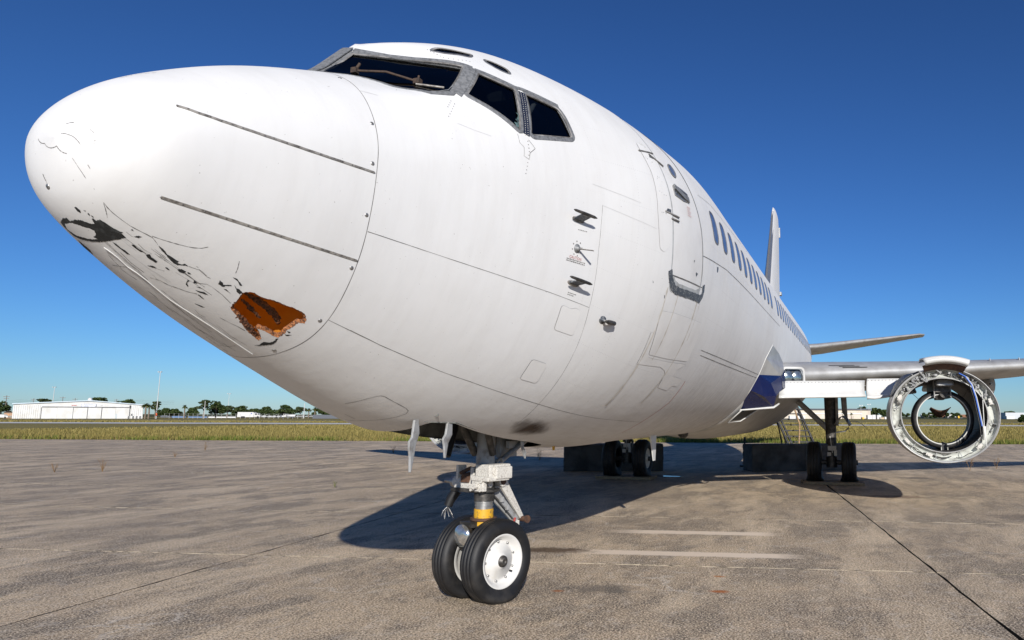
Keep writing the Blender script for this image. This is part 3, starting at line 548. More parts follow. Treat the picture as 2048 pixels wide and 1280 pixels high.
# windscreen pane 1: plane piece, lower edge hidden behind the nose
def onP1(y,z):   # station on the screen plane
    return 1.80+(.415*(abs(y)-.03)+.693*(z-4.15))/.72
def xb(P):
    X=P[0]; zm=float(fZM(X)); return (float(X),math.atan2(-P[1],zm-P[2]))
W1c=[(-.055,3.80),(-.055,4.098),(-.40,4.112),(-.700,4.115),(-.765,3.80),(-.66,3.715),(-.45,3.68),(-.22,3.71)]
W1=[xb((onP1(y,z),y,z)) for y,z in W1c]
W1r=[(x,-b) for x,b in W1]
def rounded(poly,r,n=4):
    P=np.asarray(unroll(poly)); out=[]; m=len(P)
    for i in range(m):
        a,b,c=P[i-1],P[i],P[(i+1)%m]; u=(a-b);v=(c-b); lu,lv=np.hypot(*u),np.hypot(*v); k=min(r,lu*.45,lv*.45); p0=b+u/lu*k;p1=b+v/lv*k
        for t in np.linspace(0,1,n): out.append((1-t)**2*p0+2*t*(1-t)*b+t*t*p1)
    return [(x,q/BS) for x,q in out]
W2=rounded(DET['w2'][0],.03); W3=rounded(DET['w3'][0],.03)
BR=[rounded(p,.05) for p in DET['brow']]
def mir(p): return [(x,-b) for x,b in p]
# nose wheel bay opening
BAY=rounded([(2.44,.0),(2.46,.20),(2.62,.245),(3.05,.221),(3.55,.196),(4.15,.168),(4.62,.130),(4.62,-.130),(4.15,-.168),(3.55,-.196),(3.05,-.221),(2.62,-.245),(2.46,-.20)],.06)
# forward entry door outline
def be_at(x,z):
    zm=float(fZM(x)); lo=z<zm; a=(zm-float(fB(x))) if lo else float(fTF(x))-zm; W=float(fW(x)); q=(z-zm)/a; y=-W*math.sqrt(max(1-q*q,0)); return math.atan2(-y,zm-z)
DX0,DX1=4.135,4.985
DOOR=rounded([(DX0-.10,be_at(DX0-.1,4.62)),(DX0-.08,be_at(DX0-.08,4.2)),(DX0-.05,be_at(DX0-.05,3.7)),(DX0-.03,be_at(DX0,3.3)),(DX0+.03,be_at(DX0,2.95)),(DX0+.06,be_at(DX0,2.78)),(DX1+.04,be_at(DX1,2.82)),(DX1+.04,be_at(DX1,3.05)),(DX1-.05,be_at(DX1,3.4)),(DX1-.17,be_at(DX1,3.75)),(DX1-.24,be_at(DX1,4.1)),(DX1-.30,be_at(DX1-.3,4.64))],.13)
outl=[(float(XR(a)),float(a)) for a in np.linspace(-math.pi,math.pi,200)]+[(XA,float(a)) for a in np.linspace(math.pi,-math.pi,160)]
hull=skin('fuselage_nose_section',outl,M['white'],plane,0,.055,[W1,W1r,W2,mir(W2),W3,mir(W3),BR[0],BR[1],BAY,DOOR],.05)
hull['label']='white front fuselage skin with cockpit windows, seams and probes'
for s_ in (1,-1): pass
Xs=np.r_[np.arange(XA,XT,.45),np.arange(XT,XE,.3),XE]
rear=grid_skin('fuselage_rear_section',Xs,np.linspace(-math.pi,math.pi,145),M['white'],plane)
# tail cone end
b=MB(); ring=[tuple(S(XE,a)) for a in np.linspace(0,2*math.pi,33)[:-1]]; tip=(XE+.75,0,float(fZM(XE))+.05); b.add([Vector(q) for q in ring]+[Vector(tip)],[(i,(i+1)%32,32) for i in range(32)],None,True); b.build('tail_cone',M['bare'],plane)
# radome seam and skin seams
ribbon('radome_seam',[(float(XR(a)),float(a)) for a in np.linspace(-math.pi,math.pi,160)],.0042,M['line'],hull,.0009,.04)
for i,pl in enumerate(DET['line']):
    if len(pl)<2: continue
    pl=[(x,b if b<math.pi else b-2*math.pi) for x,b in pl]
    soft=i in (4,5,9,10,15)
    far=np.mean([x for x,b in pl])>5.2
    wdt=.0075 if far else .0034
    ribbon('skin_seam',pl,wdt,M['seam_soft'] if soft else M['line'],hull,.0011 if not far else .0022,.05,.3)
for pl in DET['redline']: ribbon('red_line',pl,.016,M['red'],hull,.0012,.05)
for pl in DET['panel']:
    pr=rounded(pl,.03); q=skin('access_panel',pr,M['panel'],hull,.0035,.05,edge=.0055,bsp=.03)
    ribbon('panel_gap',pr,.0042,M['groove'],hull,.0010,.03,.3,True)
for pl in DET['doubler']: 
    skin('doubler_plate',pl,M['panel'],hull,.003,.05,edge=.005,bsp=.03); ribbon('panel_gap',pl,.0035,M['groove'],hull,.0009,.03,.3,True)
for pl in DET['doubler_strip']:
    pr=rounded(pl,.03); skin('hinge_doubler',pr,M['panel'],hull,.003,.05,edge=.005,bsp=.03); ribbon('panel_gap',pr,.004,M['seam_soft'],hull,.0012,.03,.3,True)
for pl in DET['hinge']: ribbon('hinge_arm',pl,.012,M['line'],hull,.004,.05,0,False,.006)
for pl in DET['hingebox']: skin('hinge_pocket',pl,M['scuff'],hull,.0048,.05)
for k,pl in enumerate(DET['chip']): skin('paint_chip',jag(pl,.02,.006),M['scuff'],hull,.0012,.05)
def dot(x,be,r,mat,par,h=.002,nm='rivet'):
    p=S(x,be); nn=normal(np.array(x),np.array(be)); b=MB(); b.lathe([(0,r),(h,r*.7),(h*1.1,.0001)],7,frame(p,nn,(0,0,1))); return b.build(nm,mat,par)
for pl in DET['rivets']:
    for q in dens(unroll(pl),.045,False): dot(q[0],q[1]/BS,.0045,M['line'],hull)
for k in range(34):       # worn fasteners on the door hinge doubler
    pl=DET['doubler_strip'][0]; t=rng.random(); a=np.array(pl[int(t*5)]); c=np.array(pl[len(pl)-1-int(t*5)]); q=a+(c-a)*(.15+.6*rng.random()); dot(q[0],q[1]+.02*(rng.random()-.5),.004+.004*rng.random(),M['groove'],hull,.005)
# oil stain by the wheel bay: soot on the skin with its own outline
def sootmat():
    m,nt,b=newmat('exhaust_soot'); v=coords(nt); mp=N(nt,'ShaderNodeMapping'); L(nt,v,mp.inputs[0]); o=xyz(nt,v)
    dx=mth(nt,'DIVIDE',mth(nt,'SUBTRACT',o[0],3.62),.36); dy=mth(nt,'DIVIDE',mth(nt,'SUBTRACT',o[1],-.60),.13); d=mth(nt,'SQRT',mth(nt,'ADD',mth(nt,'MULTIPLY',dx,dx),mth(nt,'MULTIPLY',dy,dy)))
    d=mth(nt,'ADD',d,mth(nt,'MULTIPLY',mth(nt,'SUBTRACT',noise(nt,v,9,5,.65),.5),.8))
    a=ramp(nt,d,1.0,.15,0,.92); tr=N(nt,'ShaderNodeBsdfTransparent'); ms=N(nt,'ShaderNodeMixShader'); L(nt,a,ms.inputs[0]); L(nt,tr.outputs[0],ms.inputs[1]); L(nt,b.outputs[0],ms.inputs[2]); L(nt,ms.outputs[0],nt.nodes['Material Output'].inputs[0])
    b.inputs['Base Color'].default_value=(.055,.03,.016,1); b.inputs['Roughness'].default_value=.8; return m
skin('soot_stain',[(3.15,.20),(4.05,.18),(4.1,.42),(3.15,.45)],sootmat(),hull,.0016,.06)
# --- cockpit windows
def pane(name,loop,inset,mat,par,fw=.035,fmat=None,depth=.012):
    fmat=fmat or M['frame']
    d=np.array(dens(unroll(loop),.03)); X,be=d[:,0],d[:,1]/BS; P=S(X,be); Nn=normal(X,be); c=P.mean(0)
    # flat pane: best plane through the loop
    u,s_,vt=np.linalg.svd(P-c); nf=vt[2]; nf=nf*np.sign((nf*Nn.mean(0)).sum()); Q=P-((P-c)@nf)[:,None]*nf*.7-Nn*depth; n=len(P)
    ctr=Q.mean(0); V=list(Q)+[ctr]; F=[(i,(i+1)%n,n) for i in range(n)]
    if np.dot(np.cross(Q[1]-Q[0],ctr-Q[0]),nf)<0: F=[t[::-1] for t in F]
    # outer frame on the skin, rim down to the pane
    T=np.roll(P,-1,0)-np.roll(P,1,0); T/=np.linalg.norm(T,axis=1,keepdims=True); sd=np.cross(Nn,T); sg=np.sign(((P-c)*sd).sum(1).mean()); sd*=sg
    O=P+sd*fw+Nn*.003; I=P-sd*.004+Nn*.005; R=Q-sd*.010; E=P+sd*(fw+.002)-Nn*.002
    FV=list(E)+list(O)+list(I)+list(R)
    FF=[]
    for a in range(3):
        for i in range(n): FF.append((a*n+i,a*n+(i+1)%n,(a+1)*n+(i+1)%n,(a+1)*n+i))
    fo=mesh(name,FV,FF,fmat,par); bm=bmesh.new(); bm.from_mesh(fo.data); bmesh.ops.recalc_face_normals(bm,faces=bm.faces); bm.to_mesh(fo.data); bm.free()
    po=mesh('pane',V,F,mat,fo)
    for i in range(0,n,2):
        if fw>.02:
            q=P[i]+sd[i]*fw*.55+Nn[i]*.0045; b=MB(); b.lathe([(0,.0035),(.0012,.0001)],6,frame(q,Nn[i],(0,0,1))); b.build('rivet',M['line'],fo)
    # seal line
    Sv=list(I+Nn*.0008)+list(I-sd*.012-Nn*.004); sl_=mesh('seal',Sv,[(i,(i+1)%n,n+(i+1)%n,n+i) for i in range(n)],M['line'],fo)
    return fo
wi1=pane('windscreen',W1,0,M['cockpit_glass'],plane,.036); wi1['label']='near flat windscreen with corroded wiper stub'
pane('windscreen',W1r,0,M['cockpit_glass'],plane,.036)
for s_ in (1,-1):
    f_=(lambda p:p) if s_>0 else mir
    pane('side_window',f_(W2),0,M['cockpit_glass'],plane,.026)
    pane('side_window',f_(W3),0,M['cockpit_glass'],plane,.026)
ribbon('delamination',[(1.965,2.165),(2.05,2.10),(2.16,2.02),(2.27,1.945),(2.325,1.99),(2.36,2.06)],.050,pm('delaminated_edge',(.10,.17,.17),.6,0,(.02,.03,.04),40,.42,.6),hull,-.0075,.02,.7)
for p_ in BR: pane('eyebrow_window',p_,0,M['cockpit_glass'],plane,.008,M['winrim'],.003)
# broad metal posts between the panes
def post(pts,w,mat=None):
    return ribbon('window_post',pts,w,mat or M['frame'],hull,.0022,.04,0,False,.003)
post([(2.19,2.455),(2.08,2.36),(1.925,2.225)],.075)
post([(2.505,2.235),(2.42,2.08),(2.345,1.90)],.055,M['navy'])
for q in dens(unroll([(2.505,2.235),(2.42,2.08),(2.345,1.90)]),.028,False):
    for w_ in (-.012,.012): dot(q[0]+w_,q[1]/BS,.0038,M['palehose'],hull,.007)
post([(1.46,math.pi-.001),(1.66,math.pi-.001),(1.79,math.pi-.001)],.085)
post([(1.80,3.10),(1.93,2.80),(2.20,2.45)],.045)
post([(2.21,2.43),(2.48,2.275),(2.55,2.262),(2.86,2.16)],.036)
# wiper stub
wa,wc=Vector((1.595,-.225,3.872)),Vector((1.78,-.575,3.838))
b=MB(); b.tube([wa,wa*.5+wc*.5+Vector((-.02,-.01,.02)),wc],.008,7); b.box(wa,(.035,.04,.035)); b.box(wc,(.04,.045,.035)); b.tube([wa,wa+Vector((.02,-.02,.055))],.011,6); b.tube([wc,wc+Vector((.01,0,.045))],.008,6); b.build('wiper_arm',M['wiper'],wi1)
b=MB(); b.tube([(1.76,-.575,3.812),(1.845,-.735,3.806)],.008,6); b.build('wiper_blade',M['stripmat'],wi1)
# flight deck seen through the panes
b=MB(); b.box((2.55,-.52,3.35),(.5,.55,.35)); b.box((2.85,-.52,3.75),(.14,.50,.75)); b.box((2.84,-.52,4.2),(.1,.28,.2)); b.box((2.55,.52,3.35),(.5,.55,.35)); b.box((2.85,.52,3.75),(.14,.50,.75)); b.build('pilot_seat',M['seat'],plane)
b=MB(); b.box((1.9,0,3.45),(.5,1.1,.34)); b.box((1.75,0,3.64),(.45,1.2,.05)); b.build('instrument_panel',M['seat'],plane)
b=MB(); b.box((3.3,0,3.55),(.06,1.7,1.5)); b.build('cockpit_partition',M['seat'],plane)
b=MB(); b.tube([(2.35,-.95,3.5),(2.7,-1.0,4.05)],.02,6); b.tube([(2.45,-.9,3.55),(2.85,-.85,4.1)],.012,6); b.build('grab_rail',M['palehose'],plane)
# --- weathering below the door
for p_,w_ in (([(4.16,1.22),(4.19,1.05),(4.24,.80),(4.30,.55)],.022),([(4.42,1.21),(4.44,1.05),(4.47,.85)],.016),([(5.02,1.22),(5.03,1.08),(5.05,.88),(5.07,.6)],.026),([(5.12,1.22),(5.14,1.0)],.012)): ribbon('grime_streak',p_,w_,M['grime'],hull,.0046,.04,.7)
# --- entry door
dr=skin('entry_door',[(x,q) for x,q in DOOR],M['panel'],plane,-.004,.05,bsp=.04); dr['label']='closed forward passenger door with recessed handle'
ribbon('door_gap',DOOR,.022,M['groove'],dr,.0005,.05,.1,True)
ribbon('door_seam',DET['cutline'][0],.009,M['line'],dr,.0012,.05)
for pl in DET['scuff']: ribbon('scuff_plate',pl,.075,M['scuff'],dr,.0025,.04,.12,False,.003)
for pl in DET['sill']: ribbon('sill_plate',pl,.05,M['groove'],dr,.0018,.04,.1)
hd=skin('door_handle_recess',DET['handle'][0],M['scuff'],dr,.001,.03); ribbon('handle_rim',DET['handle'][0],.016,M['bare'],hd,.002,.03,0,True,.004)
hq=DET['handle'][0]; ribbon('handle',[(4.23,1.775),(4.36,1.752),(4.44,1.742),(4.56,1.735)],.055,M['frame'],hd,.002,.03,0,False,.014)
pp=rounded(DET['peep'][0],.06); po=skin('door_window',pp,M['cabin_glass'],dr,.001,.03); ribbon('door_window_rim',pp,.014,M['frame'],po,.002,.02,0,True,.003)
# --- cabin windows
CWX=5.575
def cabin_window(x):
    lp=[]; 
    for t in np.linspace(0,2*math.pi,21)[:-1]:
        c,s_=math.cos(t),math.sin(t); e=.62; lp.append((x+.127*math.copysign(abs(c)**e,c), be_at(x,3.705+.178*math.copysign(abs(s_)**e,s_))))
    fr=skin('cabin_window',lp,M['cabin_glass'],plane,.003,.045,bsp=.06)
    ribbon('window_surround',lp,.022,M['winrim'],fr,.0025,.05,0,True,.003); return fr
for i in range(37):
    if i==11: continue
    cabin_window(CWX+.506*i)
# ================================================================== probes, antennas, markings
def probe(x,be,kind,name,label):
    p=Vector(S(x,be)); nn=Vector(normal(np.array(x),np.array(be))); fx=frame(p,nn,(1,0,0))@Matrix.Scale(.85,4)      # local x out, local z aft
    par=None
    if kind=='pitot':
        b=MB(); pass
        ax=Vector((1,0,0)); ax=(ax-nn*ax.dot(nn)).normalized(); vt=nn.cross(ax).normalized(); vt=vt if vt.z>0 else -vt; tp=p+nn*.085+vt*.035
        V=[p-ax*.05-vt*.007,p-ax*.05+vt*.007,p+ax*.05+vt*.007,p+ax*.05-vt*.007,tp-ax*.035-vt*.005,tp-ax*.035+vt*.005,tp+ax*.06+vt*.005,tp+ax*.06-vt*.005]
        b.add(V,[(0,1,2,3),(7,6,5,4),(0,4,5,1),(1,5,6,2),(2,6,7,3),(3,7,4,0)])
        par=b.build(name,M['scuff'],plane)
        b=MB(); a=tp; b.tube([a-ax*.15,a-ax*.13,a-ax*.02,a+ax*.09,a+ax*.12],[.005,.010,.013,.012,.004],10); b.build('probe_tube',M['darkmetal'],par)
        b=MB(); b.lathe([(.0008,.052),(.003,.050),(.0032,.0001)],18,fx@TR((0,0,0),0,0,0,(1,.5,1.6))); b.build('base_plate',M['stripmat'],par)
    elif kind=='vane':
        b=MB(); b.lathe([(.0,.042),(.004,.040),(.006,.022),(.03,.018),(.032,.0001)],20,fx); par=b.build(name,M['frame'],plane)
        b=MB(); V=[(.01,-.004,-.005),(.01,.004,-.005),(.02,.004,.03),(.02,-.004,.03),(.15,-.002,.05),(.15,.002,.05),(.13,.002,.085),(.13,-.002,.085)]
        b.add([Vector(v) for v in V],[(0,1,2,3),(7,6,5,4),(0,4,5,1),(1,5,6,2),(2,6,7,3),(3,7,4,0)],fx); b.build('vane_blade',M['stripmat'],par)
        for k in range(8):
            a=k*math.pi/4+.3; q=fx@Vector((.002,.065*math.cos(a),.065*math.sin(a))); bb=MB(); bb.lathe([(0,.006),(.002,.0001)],6,frame(q,nn,(0,0,1))); bb.build('screw',M['line'],par)
    else:
        b=MB(); b.lathe([(.0,.050),(.004,.048),(.006,.02),(.06,.016),(.062,.0001)],20,fx@TR((0,0,0),0,0,0,(1,.8,1.1))); par=b.build(name,M['scuff'],plane)
        b=MB(); a=fx@Vector((.06,0,0)); b.tube([a+Vector((-.03,0,0)),a+Vector((.02,-.01,0)),a+Vector((.12,-.02,0)),a+Vector((.15,-.02,0))],[.010,.020,.020,.006],10); b.build('probe_tube',M['darkmetal'],par)
    par['label']=label
probe(2.83,1.425,'pitot','pitot_probe','upper dark probe blade below the cockpit side window')
probe(2.857,1.2636,'vane','angle_vane','thin swept vane on a round base')
probe(2.90,1.075,'pitot','pitot_probe','lower dark probe blade')
probe(3.371,.9514,'temp','temperature_probe','small stubby probe on a disc base')
def decal_text(body,size,x,be,mat,par,name='lettering'):
    cu=bpy.data.curves.new(name,'FONT'); cu.body=body; cu.size=size; cu.resolution_u=2
    o=bpy.data.objects.new(name,cu); COL.objects.link(o); bpy.context.view_layer.update()
    me=bpy.data.meshes.new_from_object(o.evaluated_get(bpy.context.evaluated_depsgraph_get())); bpy.data.objects.remove(o)
    V=np.array([v.co[:] for v in me.vertices]); F=[tuple(p.vertices) for p in me.polygons]; r=float(radius(x,be))
    P=S(x+V[:,0],be+V[:,1]/r,.002); return mesh(name,P,F,mat,par)
decal_text('CAUTION',.030,2.79,1.203,M['red'],hull)
def dashes(x,be,n,w,h,par):
    b=MB(); r=float(radius(x,be)); t=0
    while t<w:
        l=.008+.012*random.random(); q=[S(x+t,be,.0018),S(x+t+l,be,.0018),S(x+t+l,be+h/r,.0018),S(x+t,be+h/r,.0018)]; b.add([Vector(k) for k in q],[(0,1,2,3)]); t+=l+.005
    b.build('fine_print',M['line'],par)
for k in range(2): dashes(2.765,1.194-.010*k,1,.20,.007,hull)
dashes(2.84,1.368,1,.10,.006,hull); dashes(2.87,1.022,1,.09,.006,hull); dashes(2.87,1.012,1,.06,.006,hull)
for k in range(5):
    ribbon('red_fine_print',[(4.47,1.690-.012*k),(4.57-.02*(k%2),1.690-.012*k)],.005,M['pinkprint'],dr,.0025,.05)
def blade(x,y,z0,z1,ch0,ch1,sweep,mat,name,label,th=.012,lean=0):
    b=MB(); V=[(x,y-th,z0),(x+ch0,y-th,z0),(x+ch0,y+th,z0),(x,y+th,z0),(x+sweep,y+lean-th*.5,z1),(x+sweep+ch1,y+lean-th*.5,z1),(x+sweep+ch1,y+lean+th*.5,z1),(x+sweep,y+lean+th*.5,z1)]
    b.add([Vector(v) for v in V],[(0,1,2,3),(7,6,5,4),(0,4,5,1),(1,5,6,2),(2,6,7,3),(3,7,4,0)]); o=b.build(name,mat,plane); o['label']=label; return o
blade(8.0,-.42,1.36,.985,.30,.10,.16,M['flap'],'belly_mast','long white drain mast under the belly')
blade(13.35,-.70,1.46,1.28,.14,.06,.10,M['flap'],'belly_mast','short white drain mast under the belly',.02)
blade(14.1,-.55,1.44,1.34,.08,.05,.02,M['darkmetal'],'belly_stub','small dark stub under the belly',.03)
blade(4.98,-.22,1.36,1.27,.05,.03,.01,M['yellow'],'belly_stub','small amber stub under the belly',.012)
b=MB(); b.lathe([(0,.10),(.05,.09),(.09,.05),(.10,.0001)],16,frame((10.75,-.25,1.33),(0,0,-1),(1,0,0))); b.build('belly_beacon',M['darkmetal'],plane)
# ================================================================== nose wheel bay
def bayY(x): return float(np.interp(x,[2.44,2.62,3.05,3.55,4.15,4.62],[.30,.41,.40,.375,.335,.26]))
bx=np.linspace(2.42,4.64,10); V=[];F=[]
for s_ in (-1,1):
    b0=len(V)
    for x in bx: V+= [(x,s_*(bayY(x)+.03),1.30),(x,s_*(bayY(x)+.03),2.25)]
    for i in range(9): F.append((b0+2*i,b0+2*i+2,b0+2*i+3,b0+2*i+1))
V2=[];
for x in (2.42,4.64):
    b0=len(V); V+=[(x,-.44,1.3 if x>3 else 1.56),(x,.44,1.3 if x>3 else 1.56),(x,.44,2.25),(x,-.44,2.25)]; F.append((b0,b0+1,b0+2,b0+3))
b0=len(V); V+=[(2.42,-.45,2.25),(4.64,-.45,2.25),(4.64,.45,2.25),(2.42,.45,2.25)]; F.append((b0,b0+1,b0+2,b0+3))
# keep the walls inside the skin
V=[(x,y,max(z,float(fZM(x)-radius(x,math.atan2(-y,float(fZM(x))-1.45))*math.cos(math.atan2(-y,float(fZM(x))-1.45)))+.004) if z<1.6 else z) for x,y,z in V]
bay=mesh('nose_wheel_bay',V,F,M['bay'],plane)
for k,x in enumerate((2.7,2.95,3.2,3.5,3.75,4.1,4.4)):
    b=MB(); 
    for s_ in (-1,1): b.box((x,s_*(bayY(x)+.012),1.9),(.03,.03,.66))
    b.box((x,0,2.23),(.03,.8,.03)); b.build('bay_rib',M['bay'],bay)
b=MB(); b.tube([(2.5,.33,1.75),(3.1,.36,1.72),(3.8,.34,1.8),(4.5,.25,1.75)],.014,6); b.tube([(2.6,.3,1.95),(3.5,.34,1.9),(4.4,.28,1.98)],.01,6); b.tube([(2.6,-.3,1.98),(3.5,-.3,1.9),(4.5,-.2,1.8)],.012,6); b.build('hydraulic_line',M['bare'],bay)
# door hinge arms left hanging (doors gone)
def arm(pts,th,name='door_hinge_arm'):
    b=MB(); b.prism([(x,z) for x,z in pts[1:]],th,Matrix(((1,0,0,0),(0,0,1,pts[0]),(0,1,0,0),(0,0,0,1)))); return b.build(name,M['gearpaint2'],bay,.004)
arm((-.31,(2.32,1.60),(2.37,1.60),(2.385,1.505),(2.345,1.42),(2.325,1.31),(2.303,1.235),(2.292,1.24),(2.287,1.33),(2.272,1.40),(2.268,1.45),(2.30,1.48)),.018)
arm((-.405,(2.61,1.63),(2.66,1.63),(2.665,1.49),(2.615,1.43),(2.59,1.32),(2.578,1.325),(2.565,1.41),(2.545,1.46),(2.58,1.495)),.018)
arm((-.335,(3.955,1.50),(4.005,1.50),(4.035,1.34),(4.085,1.30),(4.08,1.235),(4.055,1.27),(4.01,1.33)),.02)
# ================================================================== nose gear
GX=3.95; ST=math.radians(-19); GM=TR((GX,0,0),ST)       # steered part
def tyre(R,w,rim,axis_c,axis_d,zg,name,mat,par,groove=3):
    prof=[(-w*.36,rim*.97),(-w*.47,rim*1.06),(-w*.5,rim+(R-rim)*.42),(-w*.485,rim+(R-rim)*.66),(-w*.42,rim+(R-rim)*.86),(-w*.30,R*.985)]
    gs=[-.2,0,.2][:groove]
    for g in gs: prof+=[((g-.035)*w,R),((g-.022)*w,R-.010),((g+.022)*w,R-.010),((g+.035)*w,R)]
    prof+=[(-x,r) for x,r in reversed(prof[:6])]
    b=MB(); b.lathe(prof,64,frame(axis_c,axis_d,(0,0,1))); 
    for v in b.V:
        d=zg+.10-v.z
        if d>0:
            off=(Vector(v)-Vector(axis_c)).dot(Vector(axis_d).normalized()); v+=Vector(axis_d).normalized()*off*.55*max(0,d)/.10
        if v.z<zg: v.z=zg+.002
    return b.build(name,mat,par)
b=MB(); b.tube([(GX+.02,0,2.2),(GX+.01,0,1.6),(GX,0,1.16)],[.10,.085,.085],18); b.tube([(GX,-.38,2.0),(GX,.38,2.0)],.06,12)
leg=b.build('nose_gear_leg',M['gearpaint2'],plane); leg['label']='steered twin wheel nose landing gear'
b=MB(); b.tube([(GX-.03,.09,1.28),(GX-.3,.12,1.62),(GX-.55,.1,2.1)],.035,8); b.tube([(GX-.03,-.09,1.28),(GX-.28,-.12,1.62),(GX-.5,-.1,2.1)],.03,8); b.build('drag_brace',M['darkmetal'],leg)
b=MB(); b.tube([(GX+.08,-.12,1.22),(GX+.45,-.19,1.40),(GX+.72,-.2,1.53)],.026,8); b.tube([(GX+.10,-.05,1.20),(GX+.5,-.1,1.38)],.016,6); b.box((GX+.30,-.06,1.34),(.34,.05,.20)); b.box((GX+.26,-.14,1.36),(.20,.04,.07)); b.build('lock_strut',M['gearpaint2'],leg,.004)
b=MB(); b.tube([(GX-.16,.30,1.26),(GX-.05,.30,1.5),(GX+.02,.33,1.95)],.03,8); b.build('hose_bundle',M['rubber'],leg)
# steering body
def place(o): o.data.transform(GM); return o
b=MB(); b.box((0,-.105,1.135),(.26,.19,.12)); b.box((.02,-.205,1.12),(.20,.06,.11)); b.box((-.03,-.10,1.07),(.26,.24,.045)); place(b.build('steering_valve_box',M['gearpaint'],leg,.012))
b=MB(); b.tube([(-.02,.36,1.015),(-.02,-.02,1.015)],.058,14); b.box((-.02,.30,1.06),(.10,.035,.22)); b.box((-.02,.085,1.06),(.12,.05,.20)); b.tube([(-.02,.0,1.015),(-.02,-.10,1.015)],[.062,.03],14); b.box((-.02,.19,.985),(.13,.26,.05)); place(b.build('steering_cylinder',M['gearpaint'],leg,.006))
b=MB(); b.tube([(-.02,.36,1.015),(-.02,.40,1.015)],.052,12); b.tube([(-.02,.40,1.015),(-.03,.50,1.02)],.022,10); place(b.build('cylinder_rod',M['bare'],leg))
b=MB(); b.tube([(-.06,.26,1.10),(-.05,.14,1.15),(-.03,.1,1.12)],.018,7); b.tube([(-.08,.2,1.08),(-.06,.12,1.09)],.025,8); b.box((-.06,.17,1.05),(.07,.10,.06)); place(b.build('steering_linkage',M['rust'],leg,.004))
b=MB(); b.box((-.12,-.06,1.005),(.05,.15,.10)); b.tube([(-.13,-.06,1.005),(-.19,-.06,1.005)],.028,10); b.tube([(-.13,-.12,.97),(-.17,-.12,.97)],.014,8); b.tube([(-.13,.0,.97),(-.17,.0,.97)],.014,8); b.tube([(-.13,-.12,1.045),(-.16,-.12,1.045)],.014,8); place(b.build('actuator_head',M['gearpaint'],leg,.008))
b=MB(); b.tube([(0,0,.965),(0,0,.945)],.135,24); b.box((-.05,.16,.955),(.16,.30,.03)); place(b.build('collar_plate',M['darkmetal'],leg,.003))
b=MB(); b.tube([(0,0,1.17),(0,0,.90)],.092,20); b.tube([(0,0,.92),(0,0,.86)],.088,20); place(b.build('strut_barrel',M['darkmetal'],leg))
b=MB(); b.tube([(0,0,.90),(0,0,.79)],.078,20); b.tube([(0,0,.825),(0,0,.815)],.083,20); b.tube([(0,0,.855),(0,0,.845)],.083,20); place(b.build('strut_sleeve',M['bare'],leg))
b=MB(); b.tube([(0,0,.79),(0,0,.71)],.088,20); b.tube([(0,0,.69),(0,0,.645)],.094,20); place(b.build('yellow_band',M['yellow'],leg))
b=MB(); b.tube([(0,0,.712),(0,0,.690)],.118,22); place(b.build('gland_ring',M['rust'],leg))
b=MB(); b.tube([(0,0,.66),(0,0,.40)],.055,18); place(b.build('piston',M['chrome'],leg))
b=MB(); b.tube([(0,-.26,.35),(0,.26,.35)],.045,14); b.tube([(0,0,.46),(0,0,.30)],.085,16); b.box((-.03,0,.42),(.12,.16,.12)); b.box((.15,0,.42),(.22,.08,.06)); place(b.build('axle',M['darkmetal'],leg,.004))
# torque link: two arms converging on the apex
b=MB()
for s_ in (-1,1):
    b.add([Vector(v) for v in [(.06,s_*.085-.018,1.04),(.06,s_*.085+.018,1.04),(.17,s_*.085+.018,1.06),(.17,s_*.085-.018,1.06),(.43,s_*.03-.016,.655),(.43,s_*.03+.016,.655),(.47,s_*.03+.016,.68),(.47,s_*.03-.016,.68)]],[(0,1,2,3),(7,6,5,4),(0,4,5,1),(1,5,6,2),(2,6,7,3),(3,7,4,0)])
b.tube([(.12,-.115,1.03),(.12,.115,1.03)],.048,14); place(b.build('torque_link',M['gearpaint'],leg,.006))
b=MB(); b.tube([(.45,-.10,.655),(.45,.09,.655)],.026,12); b.tube([(.45,-.12,.655),(.45,-.10,.655)],.036,12); b.tube([(.12,-.125,1.03),(.12,-.115,1.03)],.030,12); place(b.build('link_pin',M['rust'],leg))
b=MB()
for s_ in (-1,1): b.add([Vector(v) for v in [(.05,s_*.05-.014,.93),(.05,s_*.05+.014,.93),(.11,s_*.05+.014,.95),(.11,s_*.05-.014,.95),(.37,s_*.03-.012,.64),(.37,s_*.03+.012,.64),(.42,s_*.03+.012,.655),(.42,s_*.03-.012,.655)]],[(0,1,2,3),(7,6,5,4),(0,4,5,1),(1,5,6,2),(2,6,7,3),(3,7,4,0)])
b.box((.16,-.065,.86),(.03,.03,.05)); b.box((.24,-.055,.78),(.03,.03,.05)); place(b.build('torque_link',M['gearpaint2'],leg,.004))
b=MB(); b.box((.36,-.02,.60),(.06,.10,.10)); b.tube([(.30,-.1,.66),(.25,-.12,.60)],.008,6); place(b.build('link_lug',M['gearpaint'],leg,.004))
b=MB(); b.tube([(.30,-.10,.68),(.265,-.115,.635)],.012,6); place(b.build('red_tag',M['red'],leg))
